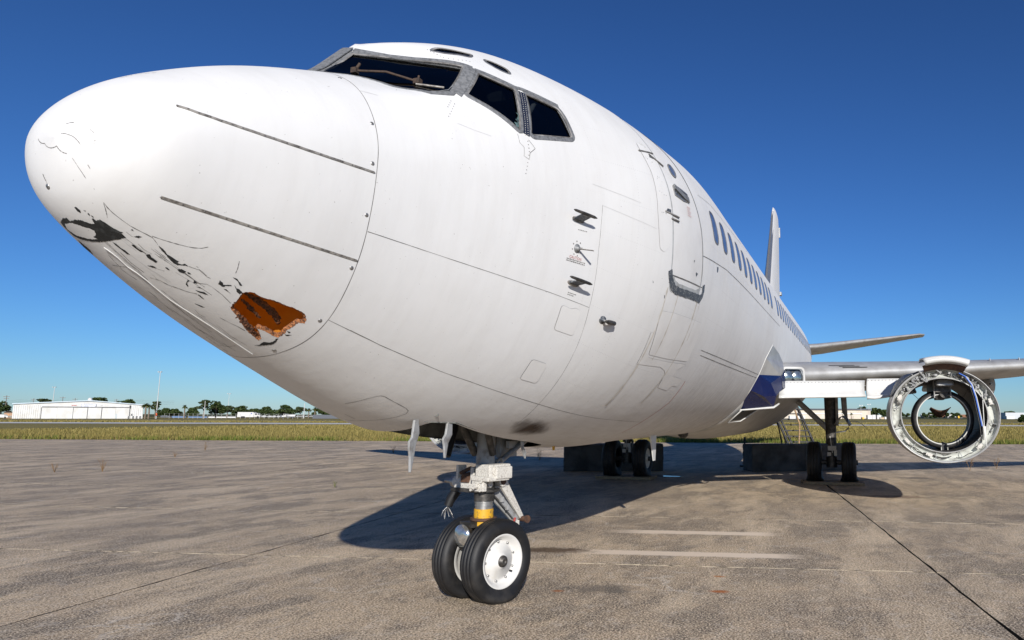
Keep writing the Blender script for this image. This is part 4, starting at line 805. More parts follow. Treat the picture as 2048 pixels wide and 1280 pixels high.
# taxi light
b=MB(); b.lathe([(.02,.03),(0,.07),(-.06,.098),(-.075,.10)],24,frame((-.15,.03,.575),(1,.06,0),(0,0,1))); b.box((-.10,.05,.66),(.14,.14,.05)); place(b.build('taxi_light',M['darkmetal'],leg))
b=MB(); b.lathe([(-.074,.098),(-.092,.086),(-.105,.055),(-.110,.0001)],24,frame((-.15,.03,.575),(1,.06,0),(0,0,1))); place(b.build('taxi_light_lens',M['lens'],leg))
b=MB(); b.box((-.12,.03,.45),(.05,.07,.12),None,(1.4,1.4)); place(b.build('light_bracket',M['darkmetal'],leg,.003))
b=MB(); b.tube([(-.07,.30,.94),(-.11,.33,.86),(-.13,.34,.80)],[.05,.045,.04],9); place(b.build('cable_boot',M['rubber'],leg))
b=MB()
for k in range(9): a=k*.7; b.tube([(-.13,.34,.80),(-.14+.03*math.cos(a),.34+.04*math.sin(a),.76),(-.13+.05*math.cos(a),.34+.06*math.sin(a),.71+.02*math.sin(3*a))],.0025,4)
place(b.build('frayed_wire',M['bare'],leg))
ey=Vector((math.sin(-ST),math.cos(ST),0)); ey=(GM.to_3x3()@Vector((0,1,0)))
for s_ in (-1,1):
    c=GM@Vector((0,s_*.185,.352)); tyre(.362,.205,.232,c,ey,0,'tyre',M['rubber'],leg)
    # wheel hub dished on the outer side
    ax=ey*s_; b=MB(); b.lathe([(.085,.236),(.088,.222),(.070,.212),(.068,.200),(.030,.186),(.030,.155),(.048,.142),(.052,.07),(.075,.062),(.076,.04)],40,frame(c,ax,(0,0,1))); b.lathe([(-.085,.236),(-.080,.20),(-.03,.18),(-.03,.05)],32,frame(c,ax,(0,0,1)))
    hub=b.build('wheel_hub',M['wheel'],leg)
    b=MB(); b.lathe([(.076,.052),(.088,.050),(.090,.034),(.105,.033),(.106,.016),(.098,.015),(.098,.0001)],20,frame(c,ax,(0,0,1))); b.build('axle_nut',M['darkmetal'],leg)
    fr_=frame(c,ax,(0,0,1))
    for k in range(9):
        a=math.radians(-62+k*40); q=fr_@Vector((.040,.170*math.cos(a),.170*math.sin(a))); bb=MB(); bb.lathe([(-.012,.011),(.006,.010),(.007,.0001)],8,frame(q,ax,(0,0,1))); bb.build('wheel_bolt',M['bare'],leg)
    q=fr_@Vector((.045,.12,-.10)); bb=MB(); bb.tube([q,q+ax*.03],.008,6); bb.build('valve',M['darkmetal'],leg)
# ================================================================== main gear
def main_gear(s):
    y0=s*2.615; zb=.075; X=16.45
    b=MB(); b.tube([(X,y0,2.35),(X,y0,.95)],[.15,.125],16); b.tube([(X,y0,.95),(X,y0,.50)],.085,16); b.tube([(X,y0-.62,.52),(X,y0+.62,.52)],.06,12); b.tube([(X,y0,.66),(X,y0,.40)],.13,14)
    g=b.build('main_gear_leg',M['darkmetal'],plane); g['label']=('port' if s<0 else 'starboard')+' main landing gear leg with twin wheels'
    b=MB(); b.tube([(X,y0,1.25),(X+.1,y0-s*.95,2.15)],.07,10); b.build('side_brace',M['gearpaint2'],g)
    b=MB(); b.tube([(X-.1,y0+s*.16,2.3),(X-.1,y0+s*.16,1.4)],.035,8); b.tube([(X+.1,y0,1.1),(X+.45,y0,.95),(X+.12,y0,.6)],.035,8); b.build('torque_link',M['gearpaint2'],g)
    b=MB(); b.box((X-.09,y0-.02,.86),(.06,.20,.11)); b.box((X-.11,y0-.10,.75),(.05,.07,.14)); b.box((X-.12,y0+.05,.72),(.05,.09,.09)); b.tube([(X-.12,y0+.02,1.15),(X-.13,y0-.03,.75)],.012,6); b.build('brake_manifold',M['gearpaint'],g,.006)
    for k in (-1,1):
        c=(X,y0+k*.41,zb+.455); tyre(.485,.345,.255,c,(0,1,0),zb,'tyre',M['rubber'],g)
        ax=Vector((0,k,0)); b=MB(); b.lathe([(.14,.26),(.145,.24),(.10,.225),(.09,.16),(.11,.10),(.16,.09),(.165,.0001)],28,frame(c,ax,(0,0,1))); b.build('wheel_hub',M['wheel'],g)
    return g
mgp=main_gear(-1); mgs=main_gear(1)
# bent leg door flapping on the port gear
def sheet(name,fn,nu,nv,mat,par,th=.012):
    V=[];F=[]
    for i in range(nu+1):
        for j in range(nv+1): V.append(fn(i/nu,j/nv))
    for i in range(nu):
        for j in range(nv): a=i*(nv+1)+j; F.append((a,a+1,a+nv+2,a+nv+1))
    o=mesh(name,V,F,mat,par,True); md=o.modifiers.new('s','SOLIDIFY'); md.thickness=th; return o
sheet('leg_door',lambda u,v:(16.2+.75*v,-2.72-.33*u-.05*v,1.43+.20*math.sin(math.pi*u)-.04*u+.03*v),10,3,M['gearpaint2'],mgp)
sheet('leg_door',lambda u,v:(16.15+.55*v,-3.02-.42*u,1.44+.09*math.sin(math.pi*(u*.8+.1))-.11*u*u),10,3,M['cowlgrey'],mgp)
b=MB(); b.tube([(16.4,-2.72,1.24),(16.4,-2.95,1.27),(16.38,-3.05,1.36)],.018,7); b.build('door_link',M['gearpaint2'],mgp)
sheet('gear_flap',lambda u,v:(16.5,-2.86-.14*v-.03*u,2.30-(.55+.25*v)*u),4,3,M['gearpaint2'],mgp)
# ================================================================== wings
def airfoil(n=22):
    t=(1-np.cos(np.linspace(0,math.pi,n)))/2; yt=5*(.2969*np.sqrt(t)-.126*t-.3516*t**2+.2843*t**3-.1036*t**4)
    return np.r_[t[::-1],t[1:-1]],np.r_[yt[::-1],-yt[1:-1]*.75]
def loft(name,secs,mat,par,n=22,mirror=False):
    """secs: (LE xyz, chord, thickness ratio, incidence)"""
    ax,az=airfoil(n); V=[];F=[];m=len(ax)
    for (x,y,z),c,t,inc in secs:
        for a,h in zip(ax,az): V.append((x+c*a*math.cos(inc)+c*h*t*math.sin(inc),y,z-c*a*math.sin(inc)+c*h*t*math.cos(inc)))
    for i in range(len(secs)-1):
        for k in range(m): F.append((i*m+k,i*m+(k+1)%m,(i+1)*m+(k+1)%m,(i+1)*m+k))
    F.append(tuple(range(m))); F.append(tuple(reversed(range((len(secs)-1)*m,len(secs)*m))))
    o=mesh(name,V,F,mat,par,True); bm=bmesh.new(); bm.from_mesh(o.data); bmesh.ops.recalc_face_normals(bm,faces=bm.faces); bm.to_mesh(o.data); bm.free(); return o
def wing(s):
    secs=[((11.75,s*1.45,2.36),7.6,.115,.02),((12.20,s*1.95,2.42),7.1,.112,.02),((13.0,s*3.45,2.50),6.1,.11,.015),((13.72,s*5.0,2.585),5.1,.105,.012),((14.62,s*6.75,2.705),4.3,.10,.008),((18.6,s*14.2,3.45),1.35,.10,-.02),((18.95,s*14.4,3.47),1.0,.06,-.02)]
    w=loft('wing',secs,M['winggrey'],plane); w['label']=('port' if s<0 else 'starboard')+' swept wing with bare metal leading edge'; return w
wp=wing(-1); wsb=wing(1)
# drooped leading edge flaps
def qsheet(name,tl,tr,bl,br,bulge,mat,par,th=.03,nu=14,nv=5):
    tl,tr,bl,br=map(Vector,(tl,tr,bl,br)); nrm=((tr-tl).cross(bl-tl)).normalized()
    return sheet(name,lambda u,v:tuple((tl*(1-u)+tr*u)*(1-v)+(bl*(1-u)+br*u)*v+nrm*bulge*math.sin(math.pi*v*.9)),nu,nv,mat,par,th)
k1=qsheet('leading_edge_flap',(11.75,-1.93,2.29),(12.80,-3.44,2.335),(11.50,-1.90,1.985),(12.55,-3.46,2.03),.05,M['flap'],wp)
k2=qsheet('leading_edge_flap',(12.86,-3.49,2.37),(13.45,-4.45,2.40),(12.60,-3.49,1.985),(13.20,-4.42,2.14),.05,M['flap'],wp)
b=MB(); b.tube([(12.62,-3.47,2.00),(12.63,-3.60,1.99),(13.2,-4.4,2.12)],.035,8); b.build('flap_nose_roll',M['flap'],wp)
for s_,kk in ((0,k1),(1,k2)):
    A,B=((11.76,-1.97,2.27),(12.78,-3.42,2.315)) if s_==0 else ((12.86,-3.52,2.35),(13.42,-4.40,2.385))
    for t in np.linspace(0,1,24 if s_==0 else 14):
        q=Vector(A)*(1-t)+Vector(B)*t; bb=MB(); bb.box(q+Vector((-.02,.012,-.012)),(.012,.012,.012)); bb.build('rivet',M['groove'],kk)
sheet('flap_cove',lambda u,v:(11.78+1.0*u+.35*v,-1.90-1.55*u,2.20+.03*u-.03*v),6,3,M['gearpaint2'],wp)
# landing light in the wing root
lp=Vector((12.02,-2.12,2.40)); lf=frame(lp,(-.86,-.42,.10),(0,0,1))
def rrect(w,h,r,n=5):
    P=[]
    for cx,cy,a0 in ((w/2-r,h/2-r,0),(-w/2+r,h/2-r,90),(-w/2+r,-h/2+r,180),(w/2-r,-h/2+r,270)):
        for k in range(n): a=math.radians(a0+90*k/(n-1)); P.append((cx+r*math.cos(a),cy+r*math.sin(a)))
    return P
def plate(poly,th,Mx,name,mat,par,inner=None):
    b=MB()
    if inner is None: b.add([Vector((th,x,y)) for x,y in poly]+[Vector((0,x,y)) for x,y in poly],[tuple(range(len(poly)))]+[(i,(i+1)%len(poly),len(poly)+(i+1)%len(poly),len(poly)+i) for i in range(len(poly))],Mx)
    else:
        n=len(poly); b.add([Vector((th,x,y)) for x,y in poly]+[Vector((th,x,y)) for x,y in inner]+[Vector((0,x,y)) for x,y in poly]+[Vector((0,x,y)) for x,y in inner],[q for i in range(n) for q in ((i,(i+1)%n,n+(i+1)%n,n+i),(i,2*n+i,2*n+(i+1)%n,(i+1)%n),(n+i,n+(i+1)%n,3*n+(i+1)%n,3*n+i))],Mx)
    return b.build(name,mat,par)
ll=plate(rrect(.46,.34,.08),.012,lf,'landing_light',M['cowlgrey'],wp,rrect(.38,.26,.06)); 
plate(rrect(.40,.28,.06),.001,lf@TR((-.10,0,0)),'light_housing',M['darkmetal'],ll); plate(rrect(.39,.27,.06),.004,lf@TR((.012,0,0)),'light_cover',M['lamp_glass'],ll)
for y in (-.09,.09):
    b=MB(); b.lathe([(-.06,.095),(-.02,.105),(-.005,.104),(.0,.09),(.004,.0001)],20,lf@TR((-.02,y,0))); b.build('lamp',M['lens'],ll)
def wing_top(y,t):
    ks=[1.95,3.45,5.0,6.75,14.2]; a=abs(y); lx=np.interp(a,ks,[12.2,13.0,13.72,14.62,18.6]); lz=np.interp(a,ks,[2.42,2.50,2.585,2.705,3.45]); c=np.interp(a,ks,[7.1,6.1,5.1,4.3,1.35]); th=np.interp(a,ks,[.112,.11,.105,.10,.10]); yt=5*(.2969*math.sqrt(t)-.126*t-.3516*t*t+.2843*t**3)
    return Vector((lx+c*t,y,lz-c*t*.012+c*yt*th))
for k,(ya,yb,t) in enumerate(((-2.75,-3.25,.030),(-2.95,-3.35,.020),(-3.02,-3.5,.012))):
    A,B=wing_top(ya,t),wing_top(yb,t); A2,B2=wing_top(ya,t+.004),wing_top(yb,t+.004); u=Vector((-.004,0,.003)); mesh('wing_slot',[A+u,B+u,B2+u,A2+u],[(0,1,2,3)],M['black'],wp)
for k in range(9):
    y=-6.0-.62*k; q=wing_top(y,.06); b=MB(); b.box(q+Vector((0,0,.02)),(.10,.010,.055),None,(.7,1)); b.build('vortex_generator',M['groove'],wp)
for (x,y,z,l) in ((15.6,-6.15,2.36,3.0),(17.2,-9.6,2.85,2.2)):
    b=MB(); b.lathe([(0,.02),(.15,.17),(.5,.24),(l*.5,.25),(l*.85,.13),(l,.01)],16,TR((x,y,z),0,0,0,(1,.8,1.25))); b.build('flap_track_fairing',M['cowlgrey'],wp)
# wing root fairing: blue painted lower gusset, pale upper gusset
J=[(11.14,1.2851),(10.72,1.1415),(10.70,.9785),(10.76,.8212),(11.20,.5926)]
Jp=[Vector(S(x,b_,.006)) for x,b_ in J]
fr1=mesh('wing_root_fairing',[Jp[0],Jp[1],Jp[2],(11.50,-1.93,2.37),(11.75,-1.97,2.50),(11.95,-1.93,2.66),(11.7,-1.89,2.80)],[(0,1,6),(1,2,3),(1,3,4),(1,4,5),(1,5,6)],M['cowlgrey'],plane,False)
fr2=mesh('wing_root_gusset',[Jp[2],Jp[3],Jp[4],(11.42,-1.80,1.80),(11.30,-1.87,2.00),(11.52,-1.96,2.14),(11.48,-1.94,2.37),(11.05,-1.80,2.22),(11.0,-1.68,1.98)],[(0,7,6),(0,1,8,7),(1,2,3,8),(8,3,4,7),(7,4,5,6)],M['blue'],plane); fr2['label']='dented dark blue fairing at the wing root'
mesh('fairing_band',[(11.48,-1.945,2.37),(11.52,-1.965,2.14),(11.74,-1.99,2.16),(11.74,-1.985,2.50)],[(0,1,2,3)],M['blue'],fr2)
for k in range(4):
    b=MB(); b.lathe([(0,.012),(.004,.0001)],7,frame((11.70,-1.993,2.20+.08*k),(0,-1,0),(0,0,1))); b.build('rivet',M['bare'],fr2)
b=MB(); b.tube([Jp[0],Jp[1],Jp[2],Jp[3],Jp[4]],.006,6); b.build('fairing_seal',M['flap'],fr2)
b=MB(); b.tube([Jp[4],(11.42,-1.80,1.79),(11.75,-1.86,1.86)],[.014,.022,.018],8); b.build('fairing_lip',M['flap'],fr2)
# belly fairing with the ram air scoop
def bf(u,v):
    x=10.9+9.5*u; e=max(0,math.sin(math.pi*min(u/.30,1)/2))**.8*(1 if u<.7 else max(0,math.cos((u-.7)/.3*math.pi/2))**.7); a=(-1+2*v)*1.12
    r=float(radius(x,abs(a)))+.17*e-.03; r*=1+.14*e*abs(a)**2/1.25
    return (x,r*math.sin(-a),float(fZM(x))-r*math.cos(a))
bfo=sheet('belly_fairing',bf,28,26,M['cowlgrey'],plane,.01); bfo['label']='grime streaked belly fairing behind the air scoop'
sc_=[Vector(p) for p in ((10.98,-1.28,1.735),(11.00,-1.02,1.52),(11.35,-.98,1.47),(11.65,-1.50,1.80))]
mesh('air_scoop_mouth',[(11.05,-1.22,1.69),(11.06,-1.04,1.54),(11.6,-1.16,1.56),(11.62,-1.50,1.77)],[(0,1,2,3)],M['black'],bfo)
b=MB(); b.tube([(11.00,-1.27,1.73),(11.01,-1.02,1.515),(11.62,-1.15,1.535),(11.70,-1.54,1.79)],.011,7); b.build('air_scoop_lip',M['flap'],bfo)
# ================================================================== tail
fin=loft('tail_fin',[],M['white'],plane) if False else None
def finmesh():
    secs=[((24.2,0,5.0),6.1,.085),((25.15,0,6.0),5.2,.09),((28.05,0,10.15),2.45,.09),((28.3,0,10.42),2.05,.06)]
    ax,az=airfoil(20); V=[];F=[];m=len(ax)
    for (x,y,z),c,t in secs:
        for a,h in zip(ax,az): V.append((x+c*a,c*h*t*1.15 if h<0 else c*h*t*.9,z))
    for i in range(3):
        for k in range(m): F.append((i*m+k,i*m+(k+1)%m,(i+1)*m+(k+1)%m,(i+1)*m+k))
    F.append(tuple(range(3*m,4*m))); o=mesh('tail_fin',V,F,M['white'],plane,True); bm=bmesh.new(); bm.from_mesh(o.data); bmesh.ops.recalc_face_normals(bm,faces=bm.faces); bm.to_mesh(o.data); bm.free(); return o
fin=finmesh()
b=MB(); b.add([Vector(v) for v in [(24.15,-.05,5.0),(24.15,.05,5.0),(28.1,.03,10.2),(28.1,-.03,10.2),(24.5,-.16,5.0),(24.5,.16,5.0),(28.3,.06,10.2),(28.3,-.06,10.2)]],[(0,3,2,1),(0,4,7,3),(1,2,6,5),(3,7,6,2)]); b.build('fin_leading_edge',M['bare'],fin)
b=MB(); b.box((30.55,-.02,7.05),(.35,.10,.14)); b.box((30.52,-.03,9.85),(.1,.06,.45)); b.build('fin_fitting',M['groove'],fin)
for s in (-1,1):
    o=loft('tailplane',[((28.6,s*.4,4.42),4.6,.10,.0),((30.3,s*1.6,4.64),4.1,.10,.0),((34.05,s*6.1,5.45),1.75,.09,.0),((34.35,s*6.35,5.47),1.35,.06,.0)],M['winggrey'],plane); o['label']=('port' if s<0 else 'starboard')+' bare metal tailplane'
# ================================================================== stripped engine cowls
def engine(s):
    c=(0,s*4.76,1.66); Mx=TR(c,0,0,0,(1,.915,.83)); FX=11.65
    b=MB(); b.lathe([(FX+.05,.965),(FX,.985),(FX+.02,1.0),(FX+.35,1.03),(FX+1.2,1.03),(FX+2.1,.96),(FX+2.6,.88)],72,Mx); e=b.build('engine_cowl',M['cowlgrey'],plane); e['label']=('near' if s<0 else 'far')+' open engine cowl ring stripped of its engine'
    b=MB(); b.lathe([(FX+.05,.965),(FX+.13,.945),(FX+.15,.88),(FX+.11,.82),(FX+.06,.785)],72,Mx); b.build('cowl_inner_band',M['cowlwhite'],e)
    b=MB(); b.lathe([(FX+.06,.785),(FX+.09,.775),(FX+1.0,.765),(FX+2.1,.74)],64,Mx); b.build('fan_duct_wall',M['duct'],e)
    b=MB(); b.lathe([(FX+.075,.80),(FX+.045,.785),(FX+.065,.775)],64,Mx); b.lathe([(FX-.004,.986),(FX-.012,.993),(FX+.01,1.004)],72,Mx); b.build('cowl_lip',M['cowlgrey'],e)
    # inner core ring
    ci=TR((0,s*4.80,1.585)); b=MB(); b.lathe([(12.25,.455),(12.24,.505),(12.3,.535),(12.62,.545),(12.72,.53)],56,ci,math.radians(6),math.radians(354)); ir=b.build('core_duct_ring',M['duct'],e)
    b=MB(); b.lathe([(12.25,.455),(12.3,.45),(12.6,.45),(12.72,.53)],56,ci,math.radians(6),math.radians(354)); b.build('core_duct_lining',M['duct'],e)
    b=MB(); b.lathe([(12.248,.466),(12.236,.457),(12.248,.447)],56,ci,math.radians(6),math.radians(354)); b.build('core_ring_lip',M['palehose'],e)
    # lower and upper bifurcation walls
    for y in (-.055,.055):
        b=MB(); b.box((12.75,s*4.80+y,.965),(1.0,.014,.36)); b.build('lower_strut',M['cowlwhite'],e)
    b=MB(); b.box((12.8,s*4.80,.96),(.9,.10,.33)); b.build('strut_core',M['duct'],e)
    for y in (-.14,.14):
        b=MB(); b.box((12.9,s*4.80+y,2.22),(1.5,.02,.50)); b.build('upper_strut',M['gearpaint2'],e)
    b=MB(); b.box((13.0,s*4.80,2.30),(1.7,.27,.45)); b.box((12.5,s*4.80+.03,2.04),(.4,.14,.2),None,(1.3,1.5)); b.tube([(12.2,s*4.80-.03,2.05),(12.24,s*4.80-.03,2.05)],.075,14); b.build('pylon_core',M['darkmetal'],e)
    sheet('torn_sheet',lambda u,v:(12.4+.3*v,s*4.80+.20-.36*u,1.80+.02*v-.16*math.sin(math.pi*u)*(.4+.6*v)-.05*v),8,4,M['rust'],e)
    # upper wing pylon and the curled cover panel
    b=MB(); b.lathe([(FX-.28,1.19),(FX-.20,1.245),(FX+.35,1.29),(FX+.85,1.25)],16,Mx,math.radians(163),math.radians(203)); b.lathe([(FX-.28,1.19),(FX-.27,1.14),(FX-.20,1.10)],16,Mx,math.radians(163),math.radians(203)); cv=b.build('pylon_cover',M['flap'],e)
    md=cv.modifiers.new('s','SOLIDIFY'); md.thickness=.02
    b=MB(); b.lathe([(FX-.18,1.10),(FX+.0,.97),(FX+.4,.95)],16,Mx,math.radians(160),math.radians(203)); b.build('firewall_strip',M['rust'],e)
    b=MB(); b.box((13.6,s*4.83,2.36),(3.4,.34,.36),None,(.9,.5)); b.build('pylon',M['cowlgrey'],e,.05)
    sheet('cowl_shoulder',lambda u,v:(FX+.1+.9*v,s*(4.76-.915*1.04*math.sin(.42+.75*u)),1.66+.83*1.04*math.cos(.42+.75*u)+.10*math.sin(math.pi*u)*v),8,4,M['scuff'],e)
    # plumbing clutter round the band, every piece different
    r_=random.Random(11 if s<0 else 12)
    def rim(a,r,x=0): return Vector((FX+.12+x,c[1]+.915*r*math.sin(a),c[2]-.83*r*math.cos(a)))
    b=MB()
    for k in range(16):
        a0=r_.uniform(0,6.28); l=r_.uniform(.15,.6); r0=r_.uniform(.82,.92); pts=[rim(a0+l*t/6,r0+.015*math.sin(5*t+k),-.02+.02*math.sin(t*2+k)) for t in range(7)]; b.tube(pts,r_.uniform(.004,.010),5)
    tag(b.build('pipework',M['darkmetal'],e),kind='stuff')
    b=MB()
    for k in range(70):
        a0=r_.gauss(math.pi,.55) if k<66 else r_.uniform(0,6.28); 
        if abs(a0-math.pi)<.36 and k<52: a0+=.5*(1 if a0>math.pi else -1)
        q=rim(a0,r_.uniform(.83,.94),r_.uniform(-.09,.0)); d=r_.uniform(.015,.042); b.box((0,0,0),(d*1.2,d*r_.uniform(.5,1.6),d),TR(q,r_.uniform(0,3),r_.uniform(0,3)))
        if k%3==0: b.tube([q,q+Vector((r_.uniform(-.08,0),r_.uniform(-.1,.1),r_.uniform(-.1,.1)))],r_.uniform(.008,.018),6)
    tag(b.build('fittings',M['gearpaint2'],e),kind='stuff')
    b=MB()
    for k in range(40):
        a0=r_.gauss(math.pi,.6)
        if abs(a0-math.pi)<.33: a0+=.45*(1 if a0>math.pi else -1)
        q=rim(a0,r_.uniform(.82,.95),r_.uniform(-.06,.03)); d=r_.uniform(.02,.06); b.box((0,0,0),(d*1.2,d,d*.8),TR(q,r_.uniform(0,3),r_.uniform(0,3)))
    tag(b.build('fittings',M['darkmetal'],e),kind='stuff')
    for k in range(12):
        a0=k*.5236+.2; A=rim(a0,.80,-.02);B=rim(a0,.95,-.07); b=MB(); b.tube([A,(A+B)/2,B],.006,5); b.build('frame_rib',M['groove'],e)
    for a0,r1 in ((.9,.03),(-.75,.035),(2.0,.04),(-1.9,.03),(.35,.03)):
        q=rim(a0,.885,-.08); b=MB(); b.box((0,0,0),(.06,.11,.05),TR(q,0,0,a0)); b.tube([q+Vector((-.04,0,0)),q],r1,10); b.build('latch',M['gearpaint'],e,.004)
    # actuator rod, cables
    A=rim(math.pi+ (.62 if s<0 else -.62)*1.55,.86,-.09); B=A+Vector((0,.0,-.60)); b=MB(); b.tube([A,B],[.008,.008],6); b.tube([B,B+Vector((0,0,-.24))],.028,8); b.build('actuator_rod',M['palehose'],e)
    t0=Vector((FX-.05,c[1]-.27,c[2]+.83*.88)); hose=[t0+Vector((-.02*t,-.10*t-.16*(t/3)**2*.2*(3-t),-.02*t*t-.10*t)) for t in np.linspace(0,3,9)]
    pts=[t0,t0+Vector((-.02,-.10,-.06)),t0+Vector((-.02,-.19,-.20)),t0+Vector((-.01,-.25,-.42)),t0+Vector((0,-.29,-.66)),t0+Vector((0,-.33,-.92))]
    b=MB(); b.tube(pts,.011,6); b.build('hanging_hose',M['blueline'],e)
    b=MB(); b.tube([p+Vector((.01,-.02,-.01)) for p in pts]+[pts[-1]+Vector((0,-.06,-.35))],.007,5); b.build('hanging_cable',M['palehose'],e)
    b=MB(); b.tube([p+Vector((.02,.03,0)) for p in pts]+[pts[-1]+Vector((0,.02,-.28))],.008,5); b.build('hanging_cable',M['duct'],e)
    for a0 in (.6,1.35,2.3,-1.2,-2.4,-.3):
        A=Vector((12.3,s*4.80+.53*math.sin(a0),1.585-.53*math.cos(a0))); B=Vector((12.1,c[1]+.915*.785*math.sin(a0),c[2]-.83*.785*math.cos(a0))); b=MB(); b.tube([A,B],.004,4); b.build('stay_rod',M['darkmetal'],e)
engine(-1); engine(1)
# ================================================================== ground
def at(px,D,z=0):
    b=(px-CXP)/FPX*math.cos(PITCH); fh=np.array([math.cos(YAW),math.sin(YAW)]); r0=np.array([math.sin(YAW),-math.cos(YAW)])
    q=np.array(CAMP[:2])+D*(fh+r0*b); return Vector((q[0],q[1],z))
RZ=YAW-math.pi/2          # objects whose local +x runs to the right of the view, +y away
def mpp(D): return D/FPX*math.cos(PITCH)
GA=math.radians(9); ul=np.array([math.cos(GA),math.sin(GA)]); ut=np.array([-math.sin(GA),math.cos(GA)]); GO=np.array([5.07,3.59])
def edge_x(y): return 43.4-.212*y+.25*math.sin(y*.31)+.15*math.sin(y*.9)
g=mesh('ground',[(-3000,-3000,-.06),(5000,-3000,-.06),(5000,4000,-.06),(-3000,4000,-.06)],[(0,1,2,3)],M['grassfield']); tag(g,kind='structure')
ys=np.linspace(-70,120,120); V=[(-60,y,-.045) for y in ys]+[(edge_x(y)+.25,y,-.045) for y in ys]; n=len(ys)
apron=mesh('apron',V,[(i,n+i,n+i+1,i+1) for i in range(n-1)],M['joint']); tag(apron,kind='structure')
def clip(poly,f):
    out=[]
    for i in range(len(poly)):
        a,b=poly[i],poly[(i+1)%len(poly)]; fa,fb=f(a),f(b)
        if fa<=0: out.append(a)
        if fa*fb<0: t=fa/(fa-fb); out.append((a[0]+(b[0]-a[0])*t,a[1]+(b[1]-a[1])*t))
    return out
SU,SV=3.81,7.75; gap=.011
for iu in range(-5,17):
    for iv in range(-8,14):
        u0,u1=iu*SU,(iu+1)*SU; v0,v1=iv*SV,(iv+1)*SV
        ga=gap*(1.0 if iv==-1 else .5); gb=gap*(1.0 if iv==-2 else .5); cs=[GO+ul*u+ut*v for u,v in ((u0+gap,v0+ga),(u1-gap,v0+ga),(u1-gap,v1-gb),(u0+gap,v1-gb))]
        pl=clip([tuple(c) for c in cs],lambda p:p[0]-edge_x(p[1]))
        if len(pl)<3: continue
        c=np.mean(pl,axis=0)
        dv=(c-np.array(CAMP[:2]))@np.array([math.cos(YAW),math.sin(YAW)])
        if dv<-2 or (iu<-3): continue
        # worn, uneven edges
        pts=[]
        for i in range(len(pl)):
            a=np.array(pl[i]);b_=np.array(pl[(i+1)%len(pl)]); l=np.hypot(*(b_-a)); k=max(1,int(l/.28)) if dv<16 else max(1,int(l/1.5)); nrm=np.array([-(b_-a)[1],(b_-a)[0]])/max(l,1e-6)
            for t in range(k): 
                q=a+(b_-a)*t/k
                if t>0: q=q+nrm*max(0,rng.normal(.001,.010))
                pts.append(q)
        dz=rng.normal(0,.0012); m=len(pts); V=[(p[0],p[1],dz) for p in pts]+[(p[0],p[1],-.04) for p in pts]
        mi=[0]
        for i in range(m):
            e_=np.array(pts[(i+1)%m])-np.array(pts[i]); mi.append(1 if abs(e_@ul)>abs(e_@ut) else 2)
        mesh('concrete_slab',V,[tuple(range(m))]+[(i,(i+1)%m,m+(i+1)%m,m+i) for i in range(m)],None,apron,mats=[M['concrete'],M['joint2'],M['joint']],midx=mi)
def band(name,D0,D1,mat,z,px0=-500,px1=2600,kind='structure'):
    a,b,c,d=at(px0,D0,z),at(px1,D0,z),at(px1,D1,z),at(px0,D1,z); o=mesh(name,[a,b,c,d],[(0,1,2,3)],mat); tag(o,kind=kind); return o
band('taxiway',127,145,M['taxi'],-.02); band('service_road',186,212,M['road'],-.02); band('far_terrain',420,2500,M['farland'],-.015,-2500,5500)
V=[(edge_x(y)-.1,y,-.03) for y in ys]+[(edge_x(y)+1.6+.5*math.sin(y*1.7),y,-.03) for y in ys]
vg=mesh('grass_verge',V,[(i,n+i,n+i+1,i+1) for i in range(n-1)],M['verge']); tag(vg,kind='structure')
def blades(name,mat,N_,f,hmin,hmax,w,label):
    P=f(N_); N_=len(P); h=rng.uniform(hmin,hmax,N_); a=rng.uniform(0,6.283,N_); le=rng.normal(0,.30,(N_,2))*h[:,None]
    dx=np.c_[np.cos(a),np.sin(a)]*(w*rng.uniform(.6,1.4,N_))[:,None]
    A=np.c_[P+dx,np.full(N_,-.05)];B=np.c_[P-dx,np.full(N_,-.05)];C=np.c_[P+le-dx*.5,h];D=np.c_[P+le+dx*.5,h*.97]
    V=np.stack([A,B,C,D],1).reshape(-1,3); me=bpy.data.meshes.new(name); me.vertices.add(4*N_); me.vertices.foreach_set('co',V.astype(np.float32).ravel())
    me.loops.add(4*N_); me.loops.foreach_set('vertex_index',np.arange(4*N_,dtype=np.int32)); me.polygons.add(N_); me.polygons.foreach_set('loop_start',np.arange(0,4*N_,4,dtype=np.int32)); me.polygons.foreach_set('loop_total',np.full(N_,4,dtype=np.int32)); me.update(); me.materials.append(mat)
    o=link(name,me); tag(o,label,'grass',kind='stuff'); return o
exv=np.vectorize(edge_x)
def fl(a,b,pw=1.0):
    def f(n_):
        y=rng.uniform(-30,75,n_); d=a+(b-a)*rng.random(n_)**pw; return np.c_[exv(y)+d,y]
    return f
def clump(f,thr):
    def g_(n_):
        P=f(n_); k=(np.sin(P[:,1]*1.1)+np.sin(P[:,1]*.37+1)+np.sin(P[:,0]*.9+P[:,1]*.23)+rng.normal(0,.7,len(P)))>thr; return P[k]
    return g_
blades('field_grass',M['blade'],60000,fl(1.0,16,.8),.12,.42,.018,'dry yellow grass field beyond the concrete')
blades('field_grass',M['blade'],45000,fl(14,62,1.0),.12,.28,.045,'dry grass of the far field')
blades('field_grass',M['blade'],40000,fl(60,82,1.0),.05,.11,.06,'short dry grass before the taxiway')
def far_f(n_):
    px=rng.uniform(-150,2250,n_); D=rng.uniform(147,186,n_); return np.array([at(a,b)[:2] for a,b in zip(px,D)])
blades('field_grass',M['blade'],26000,far_f,.10,.22,.07,'dry grass strip beyond the taxiway')
blades('verge_grass',M['bladeg'],36000,clump(fl(-.15,2.6,1.2),.1),.06,.30,.016,'green weedy grass along the concrete edge')
